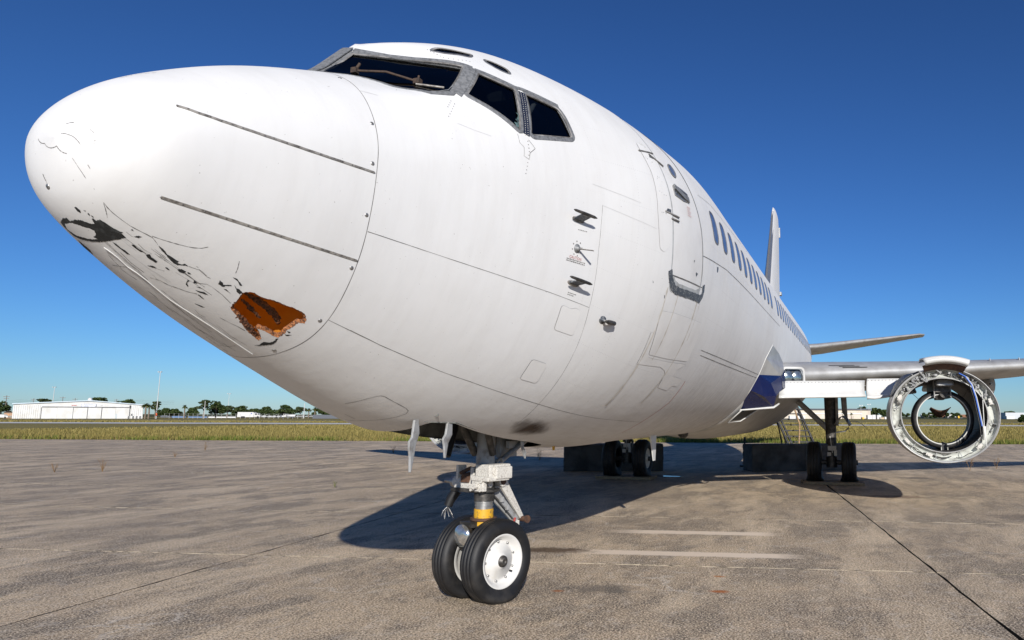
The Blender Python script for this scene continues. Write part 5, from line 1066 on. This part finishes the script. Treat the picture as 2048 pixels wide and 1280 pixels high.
blades('verge_grass',M['blade'],14000,fl(-.1,2.6,1.0),.08,.32,.014,'brown dry grass along the concrete edge')
# ================================================================== things on the apron
def ballast(corner_l,corner_r,depth,h,label):
    a=Vector((*corner_l,0));b_=Vector((*corner_r,0)); x=(b_-a); l=x.length; y=Vector((-x.y,x.x,0)).normalized(); y=y if y.x>0 else -y
    bm=bmesh.new(); bmesh.ops.create_cube(bm,size=1); bmesh.ops.subdivide_edges(bm,edges=bm.edges,cuts=7,use_grid_fill=True)
    for v in bm.verts:
        ed=sum(abs(abs(c)-.5)<1e-4 for c in v.co); k=Vector((random.gauss(0,.004),random.gauss(0,.004),random.gauss(0,.004)))
        p=a+x*(v.co.x+.5)+y*depth*(v.co.y+.5)+Vector((0,0,h*(v.co.z+.5)))
        if ed>=2: p-=(p-(a+x*.5+y*depth/2+Vector((0,0,h/2)))).normalized()*abs(random.gauss(.008,.012))
        v.co=p+k
    for v in bm.verts: v.co.z=max(v.co.z,0.001)
    me=bpy.data.meshes.new('ballast_block'); bm.to_mesh(me); bm.free(); o=link('ballast_block',me,M['block']); bv=o.modifiers.new('b','BEVEL'); bv.width=.012
    tag(o,label,'concrete block','concrete ballast blocks'); return o
bk1=ballast((19.68,-.21),(21.4,-3.15),.8,.79,'long concrete block behind the near main wheels beside the ladder')
bk2=ballast((18.17,5.13),(19.26,2.38),.8,.79,'long concrete block behind the far main wheels')
def plank(c,l,w,h,rz,label):
    b=MB(); b.box((0,0,h/2),(l,w,h)); o=b.build('timber_plank',M['wood'],None,.006); o.location=c; o.rotation_euler=(0,0,rz); tag(o,label,'plank','timber planks under the main wheels'); return o
plank((16.20,-2.66,.003),.28,1.42,.07,math.radians(2),'front timber plank under the near main wheels'); plank((16.62,-2.60,.003),.28,1.50,.07,math.radians(-2),'rear timber plank under the near main wheels')
plank((16.20,2.62,.003),.28,1.5,.07,math.radians(-2),'front timber plank under the far main wheels'); plank((16.62,2.6,.003),.28,1.42,.07,math.radians(1),'rear timber plank under the far main wheels')
# boarding steps
st=tag(empty('boarding_steps',(24.0,-1.15,0),RZ),'black steel steps leaning up under the wing behind the near main gear','stairs')
H=2.25
def lean(x,z,y=0): return (x-.40*z+.45,y+.22*z,z)
for xx in (-.46,-.33,.46):
    b=MB(); b.tube([lean(xx,.05),lean(xx,H)],.04,8); b.build('side_rail',M['steel'],st)
for xx in (-.46,.46):
    b=MB(); b.tube([lean(xx,H,.05),lean(xx,1.2,.5),(xx+.2,.9,.05)],.024,8); b.build('rear_post',M['steel'],st)
    b=MB(); b.tube([(xx+.3,.75,.3),lean(xx,1.1,0)],.02,6); b.build('brace',M['steel'],st)
    b=MB(); b.lathe([(-.03,.11),(-.03,.13),(.03,.13),(.03,.11)],18,TR((xx+.2,.9,.14))); b.build('caster_wheel',M['rubber'],st)
for k in range(11):
    z=.15+.195*k; a_,c_=lean(-.46,z),lean(.46,z); b=MB(); b.box(((a_[0]+c_[0])/2,a_[1]+.04,z),(.94,.16,.04)); b.build('tread',M['steel'],st)
b=MB(); b.box((.45-.40*H,.22*H+.3,H),(.95,.5,.04)); b.box((.45-.40*H,.22*H+.3,H-.12),(.80,.4,.16)); b.build('platform',M['steel'],st)
b=MB(); b.tube([(.02,0,.02),(.10,.02,1.35),(-.16,.1,2.2)],.028,8); o=tag(b.build('bent_pole',M['wood']),'pale bent wooden pole leaning against the black steps','pole'); o.location=(23.6,-1.2,0); o.rotation_euler=(0,0,RZ)
b=MB(); b.tube([(0,0,0.02),(0,0,.95)],.03,8); b.tube([(0,0,.5),(.35,-.05,.03)],.02,6); b.box((.1,0,.03),(.5,.3,.05)); o=b.build('post_stand',M['steel']); o.location=(21.9,.35,0); tag(o,'short black post standing behind the near concrete block','stand')
# puddle under the belly
def pud():
    V=[(17.45+.10*math.cos(a)*(1+.2*math.sin(3*a)),1.78+.42*math.sin(a)*(1+.15*math.cos(2*a)),.0045) for a in np.linspace(0,2*math.pi,40)[:-1]]; o=mesh('puddle',V,[tuple(range(39))],pm('water',(.02,.022,.025),.03,0)); tag(o,kind='structure')
pud()
# dry weeds in the joints
def weed(loc,h,n,mat,label,group):
    b=MB(); r_=random.Random(int(loc[0]*100+loc[1]*7))
    for k in range(n):
        a=r_.uniform(0,6.28); t=Vector((math.cos(a),math.sin(a),0))*h*r_.uniform(.1,.5); z=h*r_.uniform(.5,1); b.tube([(0,0,0),tuple(t*.4+Vector((0,0,z*.6))),tuple(t+Vector((0,0,z)))],[.0035,.0025,.0015],4)
        for j in range(5):
            q=t*r_.uniform(.3,1)+Vector((0,0,z*r_.uniform(.4,1))); d=.020*h/.4; b.add([q,q+Vector((r_.uniform(-d,d),r_.uniform(-d,d),d)),q+Vector((r_.uniform(-d,d),r_.uniform(-d,d),d*.2))],[(0,1,2)])
    o=b.build('weed',mat); o.location=(*loc,0); tag(o,label,'weed',group)
for (p,h,lb) in (((24.53,24.99),.42,'tallest dry brown weed on the far left concrete'),((20.2,21.8),.25,'small rusty weed left of the nose shadow'),((22.1,-6.46),.45,'dry weed below the open engine ring'),((23.3,-7.4),.45,'dry weed at the right end of the wing shadow'),((25.5,16.0),.35,'dry weed near the far apron left of the wheels'),((13.5,18.5),.35,'dry weed at the left picture edge'),((14.0,17.4),.42,'branched dry weed near the left picture edge'),((24.0,8.6),.42,'pair of dry stalks beyond the nose wheel bay'),((22.6,7.9),.40,'dry stalks left of the far concrete block')):
    weed(p,h,9,M['weed'],lb,'dry weeds on the concrete')
weed((12.2,8.2),.16,8,M['bladeg'],'small green weed in the joint left of the nose wheels','green weeds')
b=MB()
r_=random.Random(4)
for k in range(420):
    a=r_.uniform(0,6.28);rr_=r_.random()**.5; q=Vector((.8*rr_*math.cos(a),1.2*rr_*math.sin(a),.85*(1-rr_**2)*r_.random()+.05)); d=.10; b.add([q,q+Vector((r_.uniform(-d,d),r_.uniform(-d,d),d)),q+Vector((r_.uniform(-d,d),r_.uniform(-d,d),-d*.2))],[(0,1,2)])
sh=b.build('shrub',M['leaf']); sh.location=(43.0,6.4,0); tag(sh,'dark round shrub at the concrete edge under the belly','shrub')
# ================================================================== background
def box_at(name,px0,px1,D,y_top,y_bot,depth,mat,label=None,cat=None,group=None,parent=None,z0=None,dy=0):
    s=mpp(D); o_=at((px0+px1)/2,D); w=(px1-px0)*s; zb=0 if z0 is None else z0; h=(y_bot-y_top)*s; b=MB(); b.box((0,depth/2+dy,zb+h/2),(w,depth,h)); o=b.build(name,mat,parent); o.location=o_; o.rotation_euler=(0,0,RZ)
    if label: tag(o,label,cat,group)
    return o
MW=pm('shed_white',(.62,.62,.605),.6,0,(.54,.53,.50),.5); MWR=pm('shed_roof',(.48,.56,.62),.5,.2); MD=pm('dark_trim',(.12,.12,.12),.8); MBL=pm('sign_blue',(.05,.09,.35),.6); MCR=pm('cream_wall',(.62,.55,.45),.75,0,(.55,.48,.40),.3); MGR=pm('galvanised_pole',(.55,.55,.54),.5,.3); MPO=pm('wooden_pole',(.16,.125,.10),.9); MDK=pm('dark_roof',(.10,.11,.13),.7); MOR=pm('orange_marker',(.70,.12,.03),.6); MYE=pm('yellow_plant',(.75,.45,.03),.6); MTAN=pm('tan_hut',(.40,.26,.17),.8); MGL=pm('dark_window',(.03,.035,.04),.2); MBR=pm('wagon_brown',(.22,.10,.055),.8); MBF=pm('blue_fence',(.12,.20,.36),.7)  # MD: one even dark grey for door edges, track, downpipe and wires
# white hangar
DH=255; s=mpp(DH); hg=tag(empty('hangar',at(161,DH-9.7),RZ+math.radians(35)),'wide white metal hangar with low gable and sliding doors','hangar')
hg.scale=(.764,1,1); W=(285-26)*s/2; eh=26.2*s; rh=33.5*s; rx=(172-155.5)*s
def hm(name,V,F,mat,par): return mesh(name,V,F,mat,par)
wl=hm('wall',[(-W,0,0),(W,0,0),(W,0,eh),(rx,0,rh),(-W,0,eh),(-W,30,0),(W,30,0),(W,30,eh),(rx,30,rh),(-W,30,eh)],[(0,1,2,3,4),(6,5,9,8,7),(0,4,9,5),(1,6,7,2)],MW,hg)
hm('roof',[(-W-.4,-.5,eh+.02),(rx,-.5,rh+.05),(W+.4,-.5,eh+.02),(-W-.4,30.3,eh+.02),(rx,30.3,rh+.05),(W+.4,30.3,eh+.02),(-W-.4,-.5,eh+.3),(rx,-.5,rh+.33),(W+.4,-.5,eh+.3),(-W-.4,30.3,eh+.3),(rx,30.3,rh+.33),(W+.4,30.3,eh+.3)],[(6,7,10,9),(7,8,11,10),(0,1,7,6),(1,2,8,7),(0,6,9,3),(2,5,11,8)],MWR,hg)
for k in range(64):
    x=-W+(k+.5)*2*W/64; 
    if -75*s<x<100*s: continue
    b=MB(); b.box((x,-.05,eh*.48),(.14,.1,eh*.94)); b.build('wall_rib',MW,hg)
dx=[80,110,141,169.5,198,227,256]
for i in range(6):
    x0,x1=(dx[i]-155.5)*s,(dx[i+1]-155.5)*s; dyy=-.25-.25*(i%2) if i not in (4,) else -.2; b=MB(); b.box(((x0+x1)/2,dyy,10.5*s),(x1-x0-.06,.12,21*s)); d_=b.build('sliding_door',MW,hg)
    if i in (0,3,4): b=MB(); b.box((x0+.06 if i else x0-.1,dyy-.1,10.5*s),(.22,.08,21.4*s)); b.build('door_edge',MD,d_)
b=MB(); b.box(((80-155.5)*s+ (256-80)*s/2,-.18,21.9*s),((256-80)*s,.5,.28)); b.build('door_track',MD,hg)
b=MB(); b.box(((171-155.5)*s,-.3,25.3*s),(28*s,.1,4.6*s)); sg=b.build('sign',pm('sign_white',(.80,.81,.82),.5),hg)
b=MB(); b.box(((171-155.5)*s,-.28,25.3*s),(29*s,.06,5.1*s)); b.build('sign_frame',MBL,sg)
b=MB(); 
x=-10.5*s
for k in range(10): w_=(1.1+.5*((k*7)%3)/2)*s; b.box(((171-155.5)*s+x+w_/2,-.37,26.1*s),(w_*.8,.02,1.5*s)); x+=w_+.75*s
b.box(((166-155.5)*s,-.37,24.2*s),(9*s,.02,.5*s)); b.build('sign_lettering',MBL,sg)
b=MB()
for k in range(5): b.box(((137.5+2*k-155.5)*s,-.06,25.2*s),(1.4*s,.05,1.3*s))
b.build('red_lettering',pm('sign_red',(.45,.05,.04),.6),hg)
b=MB()
for k in range(4): b.box(((195+1.2*k-155.5)*s,-.06,25.1*s),(.9*s,.05,.8*s))
b.build('grey_lettering',pm('sign_grey',(.45,.45,.46),.6),hg)
b=MB(); b.lathe([(0,.9),(.5,.9),(.9,.5),(1.0,.01)],14,frame((rx,1.5,rh+.2),(0,0,1),(1,0,0))); b.build('roof_vent',MW,hg)
for px in (254,262):
    b=MB(); b.box(((px-155.5)*s,-.04,7.6*s),(4*s,.1,3.6*s)); w_=b.build('window',MGL,hg); b=MB(); b.box(((px-155.5)*s,-.12,7.6*s),(4.2*s,.06,.35*s)); b.build('window_bar',MW,w_)
b=MB(); b.box(((229-155.5)*s,-.55,4.6*s),(4*s,.1,9*s)); b.build('side_door',pm('door_grey',(.45,.50,.52),.6),hg)
b=MB(); b.tube([((256.5-155.5)*s,-.3,26*s),((256.5-155.5)*s,-.3,21*s)],.25,6); b.build('downpipe',MD,hg)
for i,(p0,p1,h) in enumerate(((79,86,6),(91,96,5.5),(100,107,5.2),(108,116,5.2))):
    o_=at((p0+p1)/2,DH-8); e=tag(empty('equipment_cart',o_,RZ),['rounded white tank cart by the left hangar door','small grey engine cart left of the hangar doors','pale box cart in front of the hangar','low flat trailer in front of the hangar'][i],'cart','carts parked in front of the hangar'); w_=(p1-p0)*s; b=MB()
    if i==0: b.lathe([(-w_*.4,.1),(-w_*.35,.55),(w_*.35,.55),(w_*.4,.1)],14,TR((0,0,.9)))
    else: b.box((0,0,.85),(w_*.9,.9,.7))
    b.build('body',MW if i!=1 else MGR,e); 
    for x in (-.3,.3):
        b=MB(); b.lathe([(-.1,.1),(-.1,.28),(.1,.28),(.1,.1)],12,TR((x*w_,-.5,.28),math.pi/2)); b.build('wheel',M['rubber'],e)
for i,p in enumerate((257,266,273,280)):
    b=MB(); b.box((0,0,.45),(3.2*s,.9,.9)); b.box((0,-.47,.5),(2.2*s,.05,.5)); o=b.build('air_conditioner',MW,None,.03); o.location=at(p,DH-5); o.rotation_euler=(0,0,RZ); tag(o,['leftmost white cooling unit under the hangar windows','second white cooling unit at the hangar wall','third white cooling unit at the hangar wall','rightmost white cooling unit by the hangar corner'][i],'air conditioner','cooling units along the hangar')
hut=tag(empty('hut',at(17,DH-6),RZ),'small tan hut with brown roof left of the hangar','hut'); b=MB(); b.box((0,1.5,5.5*s),(16*s,3,11*s)); b.build('wall',MTAN,hut); b=MB(); b.box((0,1.5,11.8*s),(17.5*s,3.6,1.6*s),None,(.85,.6)); b.build('roof',M['bark'],hut); b=MB(); b.box((0,-.05,4.5*s),(6*s,.1,8*s)); b.build('door',pm('door_orange',(.5,.28,.15),.7),hut)
# poles and wires
def pole(px,D,ytop,ybase,r,mat,name,label,kind,group):
    s=mpp(D); h=(ybase-ytop)*s; e=tag(empty(name,at(px,D),RZ),label,'light pole' if kind=='light' else 'utility pole',group); b=MB(); b.tube([(0,0,0),(0,0,h)],[r,r*.6],8); b.build('mast',mat,e)
    if kind=='light':
        b=MB(); b.tube([(-3.6*s,0,h-.1),(3.6*s,0,h-.1)],.06,6); b.build('crossarm',MGR,e)
        for x in (-3.1,-1.9,1.9,3.1):
            b=MB(); b.box((x*s,-.2,h),(1.0*s,.4,.35)); b.build('lamp_head',MGR,e)
    else:
        for k,z in enumerate((h-.5,h-1.3)[:kind]):
            b=MB(); b.box((0,-.12,z),(2.6-.5*k,.12,.14)); c_=b.build('crossarm',mat,e)
            for x in (-1,-.5,.5,1):
                b=MB(); b.tube([(x,-.12,z+.05),(x,-.12,z+.28)],.05,5); b.build('insulator',MGR,c_)
    return e
p_=pole(313.5,250,745,838.5,.14,MGR,'floodlight_pole','tall grey floodlight pole with orange band right of the hangar','light','floodlight poles')
b=MB(); b.tube([(0,0,1.0),(0,0,1.9)],.27,10); b.build('orange_band',MOR,p_)
pole(104,330,777,837,.16,MGR,'floodlight_pole','floodlight pole rising behind the left half of the hangar','light','floodlight poles')
pole(456,380,789,836,.13,MGR,'floodlight_pole','thin floodlight pole behind the parked white van','light','floodlight poles')
pole(1723,420,809,836,.14,MGR,'floodlight_pole','left of two slim poles beyond the main gear','light','floodlight poles')
pole(1739,430,807,836,.14,MGR,'floodlight_pole','right of two slim poles beyond the main gear','light','floodlight poles')
up=[(10,300,793,2,'nearest wooden utility pole at the left picture edge'),(65,360,800,2,'wooden utility pole above the left end of the hangar roof'),(123,330,796,1,'wooden utility pole left of the hangar ridge'),(148,360,799.6,2,'wooden utility pole with two crossarms beside the hangar ridge'),(231,360,801,2,'wooden utility pole above the right half of the hangar roof')]
for px,D,yt,k,lb in up: pole(px,D,yt,837,.16,MPO,'utility_pole',lb,k,'utility poles')
pole(409,270,802,837,.13,MGR,'utility_pole','pale slender pole in front of the big tree clump',0,'utility poles'); pole(608.5,300,806,836,.20,MGR,'utility_pole','pale thick pole right of the second truck',0,'utility poles')
for k in range(3):
    b=MB(); hh=(837-803-3*k)*mpp(360)
    pts=[]
    for i in range(5):
        for t in range(6):
            u=t/6; a=at(-40+i*80,360); c_=at(-40+(i+1)*80,360); q=a*(1-u)+c_*u; pts.append((q.x,q.y,hh-.6*math.sin(math.pi*u)))
    b.tube(pts,.035,4); tag(b.build('power_line',MD),['upper','middle','lower'][k]+' power line strung behind the hangar','power line','power lines')
# trees
def tree(px,D,w,ytop,label,kind='round',ybase=838,seed=0):
    s=mpp(D); H=(ybase-ytop)*s; R=w*s/2; r_=random.Random(seed or int(px*13+D)); e=tag(empty('tree' if kind!='palm' else 'palm_tree',at(px,D)),label,'palm tree' if kind=='palm' else 'tree','palm trees beyond the field' if kind=='palm' else 'trees beyond the field')
    if kind=='palm':
        b=MB(); b.tube([(0,0,0),(.1,0,H*.4),(0,.1,H*.78)],[.28,.22,.2],8); b.build('trunk',M['bark'],e)
        b=MB()
        for k in range(46):
            a=r_.uniform(0,6.28); el=r_.uniform(-.75,1.2); L_=R*r_.uniform(.75,1.1); q0=Vector((0,0,H*.80)); pr=None
            for j in range(5):
                t=j/4; q=q0+Vector((math.cos(a)*math.cos(el)*L_*t,math.sin(a)*math.cos(el)*L_*t,math.sin(el)*L_*.8*t-.45*L_*t*t)); wd_=.30*math.sin(math.pi*(t*.85+.12))*R/2; sd=Vector((-math.sin(a),math.cos(a),0))*wd_
                if pr: b.add([pr[0],pr[1],q+sd+Vector((0,0,-wd_*.5)),q-sd+Vector((0,0,-wd_*.5))],[(0,1,2,3)])
                pr=(q-sd+Vector((0,0,-wd_*.5)),q+sd+Vector((0,0,-wd_*.5)))
        b.build('crown',M['palm'],e); return e
    b=MB(); b.tube([(0,0,0),(.2,.1,H*.35),(0,0,H*.7)],[.035*H,.026*H,.012*H],8)
    for k in range(5): a=k*1.26+r_.random(); b.tube([(0,0,H*(.3+.06*k)),(R*.5*math.cos(a),R*.5*math.sin(a),H*(.55+.06*k))],[.014*H,.006*H],6)
    b.build('trunk',M['bark'],e)
    lumps=[]; nl=16 if kind=='round' else 13
    for k in range(nl):
        a=r_.uniform(0,6.28); rad=R*(r_.random()**.5)*.78; z=H*(r_.uniform(.30,.86) if kind=='round' else r_.uniform(.5,.92)); rad*=math.sqrt(max(.12,1-((z/H-.45)/.5)**2)); lumps.append((Vector((rad*math.cos(a),rad*math.sin(a),z)),r_.uniform(.20,.36)*min(R,H*.6)))
    lumps.append((Vector((R*.1,0,H*.86)),.2*H*.7))
    V=[];F=[]
    nleaf=int(1500*min(1.6,max(.6,w/35)))
    for k in range(nleaf):
        c_,rl=r_.choice(lumps); d=Vector((r_.gauss(0,1),r_.gauss(0,1),r_.gauss(0,1))).normalized(); q=c_+Vector((d.x*rl*1.25,d.y*rl*1.25,d.z*rl*(.8 if kind=='round' else .42)))*r_.uniform(.65,1.05)
        q.z=min(q.z,H); sz=.30*max(.7,D/300)*r_.uniform(.6,1.4); t1=Vector((r_.gauss(0,1),r_.gauss(0,1),r_.gauss(0,.5))).normalized()*sz; t2=t1.cross(Vector((r_.gauss(0,1),r_.gauss(0,1),r_.gauss(0,1)))).normalized()*sz*.7; i=len(V); V+=[q-t1-t2,q+t1-t2*.6,q+t1*.8+t2,q-t1*.7+t2]; F.append((i,i+1,i+2,i+3))
    mesh('crown',V,F,M['leaf'] if kind=='round' else M['leaf2'],e); return e
T=[(2,300,34,805,'round','leafy tree at the left picture edge behind the utility pole'),(86,320,34,800.5,'flat','flat topped tree behind the left hangar roof'),(186,330,54,797,'round','broad dark tree behind the hangar ridge'),(256,330,42,801,'round','rounded tree behind the right hangar roof'),(311,262,22,802,'flat','tall thin tree beside the floodlight pole'),(330,300,40,818,'round','low dark trees right of the floodlight pole'),(352,330,26,820,'round','low tree left of the lone palm'),(386,340,30,818,'round','low tree right of the lone palm'),(408,290,30,799.5,'flat','tallest flat crowned tree left of the parked van'),(432,300,38,803,'round','large bushy tree just left of the parked van'),(455,320,30,812,'flat','loose tree at the right end of the big clump'),(482,340,36,814,'round','low tree behind the box of the van'),(510,380,30,820,'round','low far tree between the van and the second truck'),(535,340,34,815,'round','round tree between the two trucks'),(568,310,46,811,'round','dark spreading tree behind the second truck'),(601,340,30,816,'flat','thin tree right of the second truck'),(645,330,44,818,'round','tree at the edge of the aircraft nose'),(1690,520,24,822,'round','small tree left of the main gear strut'),(1729,520,26,812.5,'round','tall tree between the two slim poles'),(1752,500,30,815,'round','dark tree right of the slim poles'),(1772,520,30,819,'round','dark tree left of the engine ring'),(1800,620,46,825,'round','low tree seen at the left inside the engine ring'),(1860,640,50,825,'round','low tree seen through the middle of the engine ring'),(1905,640,46,826,'round','low tree seen through the right of the engine ring'),(1950,600,40,823,'round','tree behind the right rim of the engine ring'),(2020,560,40,822,'round','tree by the grey shed at the right edge'),(2046,170,16,818,'round','bush at the right picture edge'),(1645,560,26,823,'round','small tree behind the boarding steps')]
for i,(px,D,w,yt,k,lb) in enumerate(T): tree(px,D,w,yt,lb,k,838 if px<1500 else 836.5,i+1)
for i,(px,D,w,yt,lb) in enumerate(((291,244,20,801.5,'front bushy palm at the right end of the hangar'),(298,252,16,806,'second palm right of the hangar'),(369,280,15,807,'lone palm in the open'),(618,300,15,815,'left palm of the pair near the aircraft nose'),(630,300,16,813,'right palm of the pair near the aircraft nose'),(1686,430,8,820,'small palm in front of the cream building'),(1703,430,8,822,'smaller palm in front of the cream building'))): tree(px,D,w,yt,lb,'palm',838 if px<1500 else 836.5,50+i)
# vehicles by the fence
def truck(px0,px1,D,h_px,kind,label):
    s=mpp(D); l=(px1-px0)*s; h=h_px*s; e=tag(empty('parked_truck',at((px0+px1)/2,D),RZ),label,'truck','white trucks parked by the fence'); x0=-l/2
    if kind=='box':
        b=MB(); b.box((x0+l*.36,1.1,h*.58),(l*.70,2.2,h*.80)); b.build('cargo_box',MW,e,.06); b=MB(); b.box((x0+l*.80,1.1,h*.52),(l*.17,2.0,h*.62)); b.box((x0+l*.93,1.1,h*.36),(l*.12,1.9,h*.32)); cab=b.build('cab',MW,e,.08)
        b=MB(); b.box((x0+l*.81,.08,h*.66),(l*.10,.06,h*.22)); b.build('side_glass',MGL,cab)
        b=MB(); b.box((x0+l*.62,-.02,h*.75),(.5,.03,.4)); b.build('marking',MBL,e); ws=(.22,.30,.90)
    else:
        b=MB(); b.lathe([(-l*.28,.1),(-l*.27,h*.26),(l*.27,h*.26),(l*.28,.1)],14,TR((x0+l*.66,1.0,h*.55))); b.build('tank',MW,e); b=MB(); b.box((x0+l*.26,1.0,h*.62),(l*.17,1.9,h*.60)); b.box((x0+l*.12,1.0,h*.42),(l*.18,1.8,h*.32)); cab=b.build('cab',MW,e,.08); b=MB(); b.box((x0+l*.26,.02,h*.76),(l*.11,.06,h*.2)); b.build('side_glass',MGL,cab); b=MB(); b.box((x0+l*.5,1.0,h*.27),(l*.9,1.2,h*.1)); b.build('chassis',MDK,e); ws=(.16,.74,.86)
    for w in ws:
        b=MB(); b.lathe([(-.14,.12),(-.14,h*.17),(.14,h*.17),(.14,.12),(.14,.01)],16,TR((x0+l*w,.05,h*.17),math.pi/2)); wh=b.build('wheel',M['rubber'],e)
truck(475,521,300,12.4,'box','long white box van parked by the fence'); truck(563,591,300,9.5,'tank','white tank truck parked right of the box van')
c_=tag(empty('parked_car',at(4,DH-12),RZ),'white car cut by the left picture edge','car'); b=MB(); b.box((0,.8,.55),(4.2,1.7,.6)); b.box((-.2,.8,1.05),(2.2,1.5,.5),None,(.75,.85)); b.build('body',MW,c_,.12)
for x in (-1.3,1.3):
    b=MB(); b.lathe([(-.1,.1),(-.1,.32),(.1,.32),(.1,.1)],14,TR((x,0,.32),math.pi/2)); b.build('wheel',M['rubber'],c_)
# trailers, fence, stands of blue and white barrier
for i,(a,b_) in enumerate(((522,545),(545,562),(592,610),(610,628))):
    s=mpp(300); l=(b_-a)*s; e=tag(empty('flat_trailer',at((a+b_)/2,300),RZ),['grey trailer frame just right of the box van','small grey trailer frame left of the tank truck','grey trailer frame just right of the tank truck','grey trailer frame near the aircraft nose'][i],'trailer','grey trailer frames by the fence'); b=MB(); b.box((0,.8,.75),(l*.92,1.4,.16)); b.tube([(-l*.45,.2,.75),(0,.2,1.5),(l*.45,.2,.8)],.07,5); b.build('frame',MGR,e); b=MB(); b.lathe([(-.1,.1),(-.1,.35),(.1,.35),(.1,.1)],12,TR((0,.1,.35),math.pi/2)); b.build('wheel',M['rubber'],e)
box_at('barrier_wall',345,372,320,831.5,834.5,.5,MBF,'low blue and white barrier right of the floodlight pole','barrier','low barriers along the far road'); box_at('barrier_wall',378,415,320,832,834.6,.5,MBF,'low blue barrier left of the big tree clump','barrier','low barriers along the far road'); box_at('barrier_wall',418,472,320,832,834.6,.5,pm('pale_barrier',(.62,.63,.64),.7),'low pale barrier left of the box van','barrier','low barriers along the far road'); box_at('low_shed',322,344,340,828,834,6,MDK,'low dark roofed shed right of the floodlight pole','shed','far sheds'); box_at('low_shed',475,560,420,825,833,8,pm('grey_shed',(.42,.43,.44),.7),'long pale low shed behind the van','shed','far sheds'); box_at('low_shed',626,680,290,829.5,837,5,MDK,'dark open shed by the aircraft nose','shed','far sheds')
fe=tag(empty('wire_fence',at(330,262)),'thin wire fence on posts beyond the runway','fence'); q0=at(330,262)
for k in range(30):
    q=at(330+k*9.5,262)-q0; b=MB(); b.tube([q,q+Vector((0,0,1.8))],.04,5); b.build('post',MGR,fe)
for z in (.5,1.1,1.75): q=at(330+29*9.5,262)-q0; b=MB(); b.tube([(0,0,z),(q.x,q.y,z)],.012,4); b.build('wire',MGR,fe)
# right hand background
box_at('industrial_building',1560,1742,480,819,825.5,25,MCR,'long cream industrial building behind the main gear','building'); o=box_at('industrial_building',1600,1724,430,826.5,836,12,MCR,'lower cream wall building in front of the long one','building')
s=mpp(480); b=MB(); b.box((0,12,0),(185*s,26.5,2.2*s)); o=b.build('roof',MDK); q=at(1651,480); 
ib=[x for x in bpy.data.objects if x.name=='industrial_building'][0]; o.parent=ib; o.location=(0,0,17.5*s+1.1*s)
for k in ib.data.vertices: k.co.z=(17.5*s if k.co.z>6*s else 0)
ib2=[x for x in bpy.data.objects if x.name=='industrial_building.001'][0]; s2=mpp(430); b=MB(); b.box((0,6,9.5*s2+.3),(125*s2,12.6,.6)); o=b.build('roof',MGR); o.parent=ib2
for k in range(4): b=MB(); b.box(((-40+24*k)*s2,-.1,4*s2),(.25,.15,8*s2)); o=b.build('pilaster',MGR); o.parent=ib2
for i,(a,c_,yt,m_) in enumerate(((1736,1745,828.5,MW),(1745.5,1752,828,MW),(1755,1763,828.5,MW),(1770,1774,832,MW),(1758,1769,833,pm('tan_box',(.5,.38,.25),.7)),(1725.5,1729,833,MYE))):
    box_at('storage_container',a,c_,410,yt,836.5,3,m_,['white storage container right of the slim poles','second white storage container right of the slim poles','third white container in front of the dark trees','small white cabin left of the engine ring','tan container left of the engine ring','small yellow machine box beside the cream wall'][i],'container','containers in the far yard')
for i,(a,c_,m_) in enumerate(((1580,1592,MW),(1594,1611,MW))): box_at('site_cabin',a,c_,420,830,836,4,m_,['left white cabin seen behind the boarding steps','right white cabin seen behind the boarding steps'][i],'cabin','white cabins behind the steps')
for i,(a,c_,m_) in enumerate(((1842.7,1867,MW),(1868,1893,MBR),(1894,1919,MW),(1920,1944,MBR))):
    D=640; s=mpp(D); l=(c_-a)*s; e=tag(empty('freight_wagon',at((a+c_)/2,D),RZ),['leftmost white hopper wagon seen through the engine ring','left brown freight wagon seen through the engine ring','right white hopper wagon seen through the engine ring','rightmost brown freight wagon seen through the engine ring'][i],'rail wagon','freight wagons on the far railway'); b=MB(); b.add([Vector(v) for v in [(-l*.40,0,.9),(l*.40,0,.9),(l*.40,2.6,.9),(-l*.40,2.6,.9),(-l*.48,0,1.9),(l*.48,0,1.9),(l*.48,2.6,1.9),(-l*.48,2.6,1.9),(-l*.48,0,3.2),(l*.48,0,3.2),(l*.48,2.6,3.2),(-l*.48,2.6,3.2)]],[(0,1,5,4),(4,5,9,8),(1,2,6,5),(5,6,10,9),(2,3,7,6),(6,7,11,10),(3,0,4,7),(7,4,8,11),(8,9,10,11),(3,2,1,0)]); b.build('body',m_,e)
    for x in (-.36,.36):
        b=MB(); b.box((x*l,1.3,.5),(2.0,2.2,.8)); b.build('bogie',MDK,e)
box_at('grey_shed',2012,2060,520,821.5,834,14,pm('shed_grey',(.50,.52,.54),.6),'grey metal shed at the right picture edge','shed','far sheds'); box_at('white_cabin',2014,2030,480,830,836,5,MW,'white cabin in front of the grey shed at the right edge','cabin')
b=MB(); b.box((0,0,.8),(2.2,1.4,1.2)); b.box((.9,0,1.6),(.8,1.2,.8)); o=b.build('yellow_machine',MYE,None,.1); o.location=at(1918,600); tag(o,'tiny yellow machine seen through the engine ring','machine')
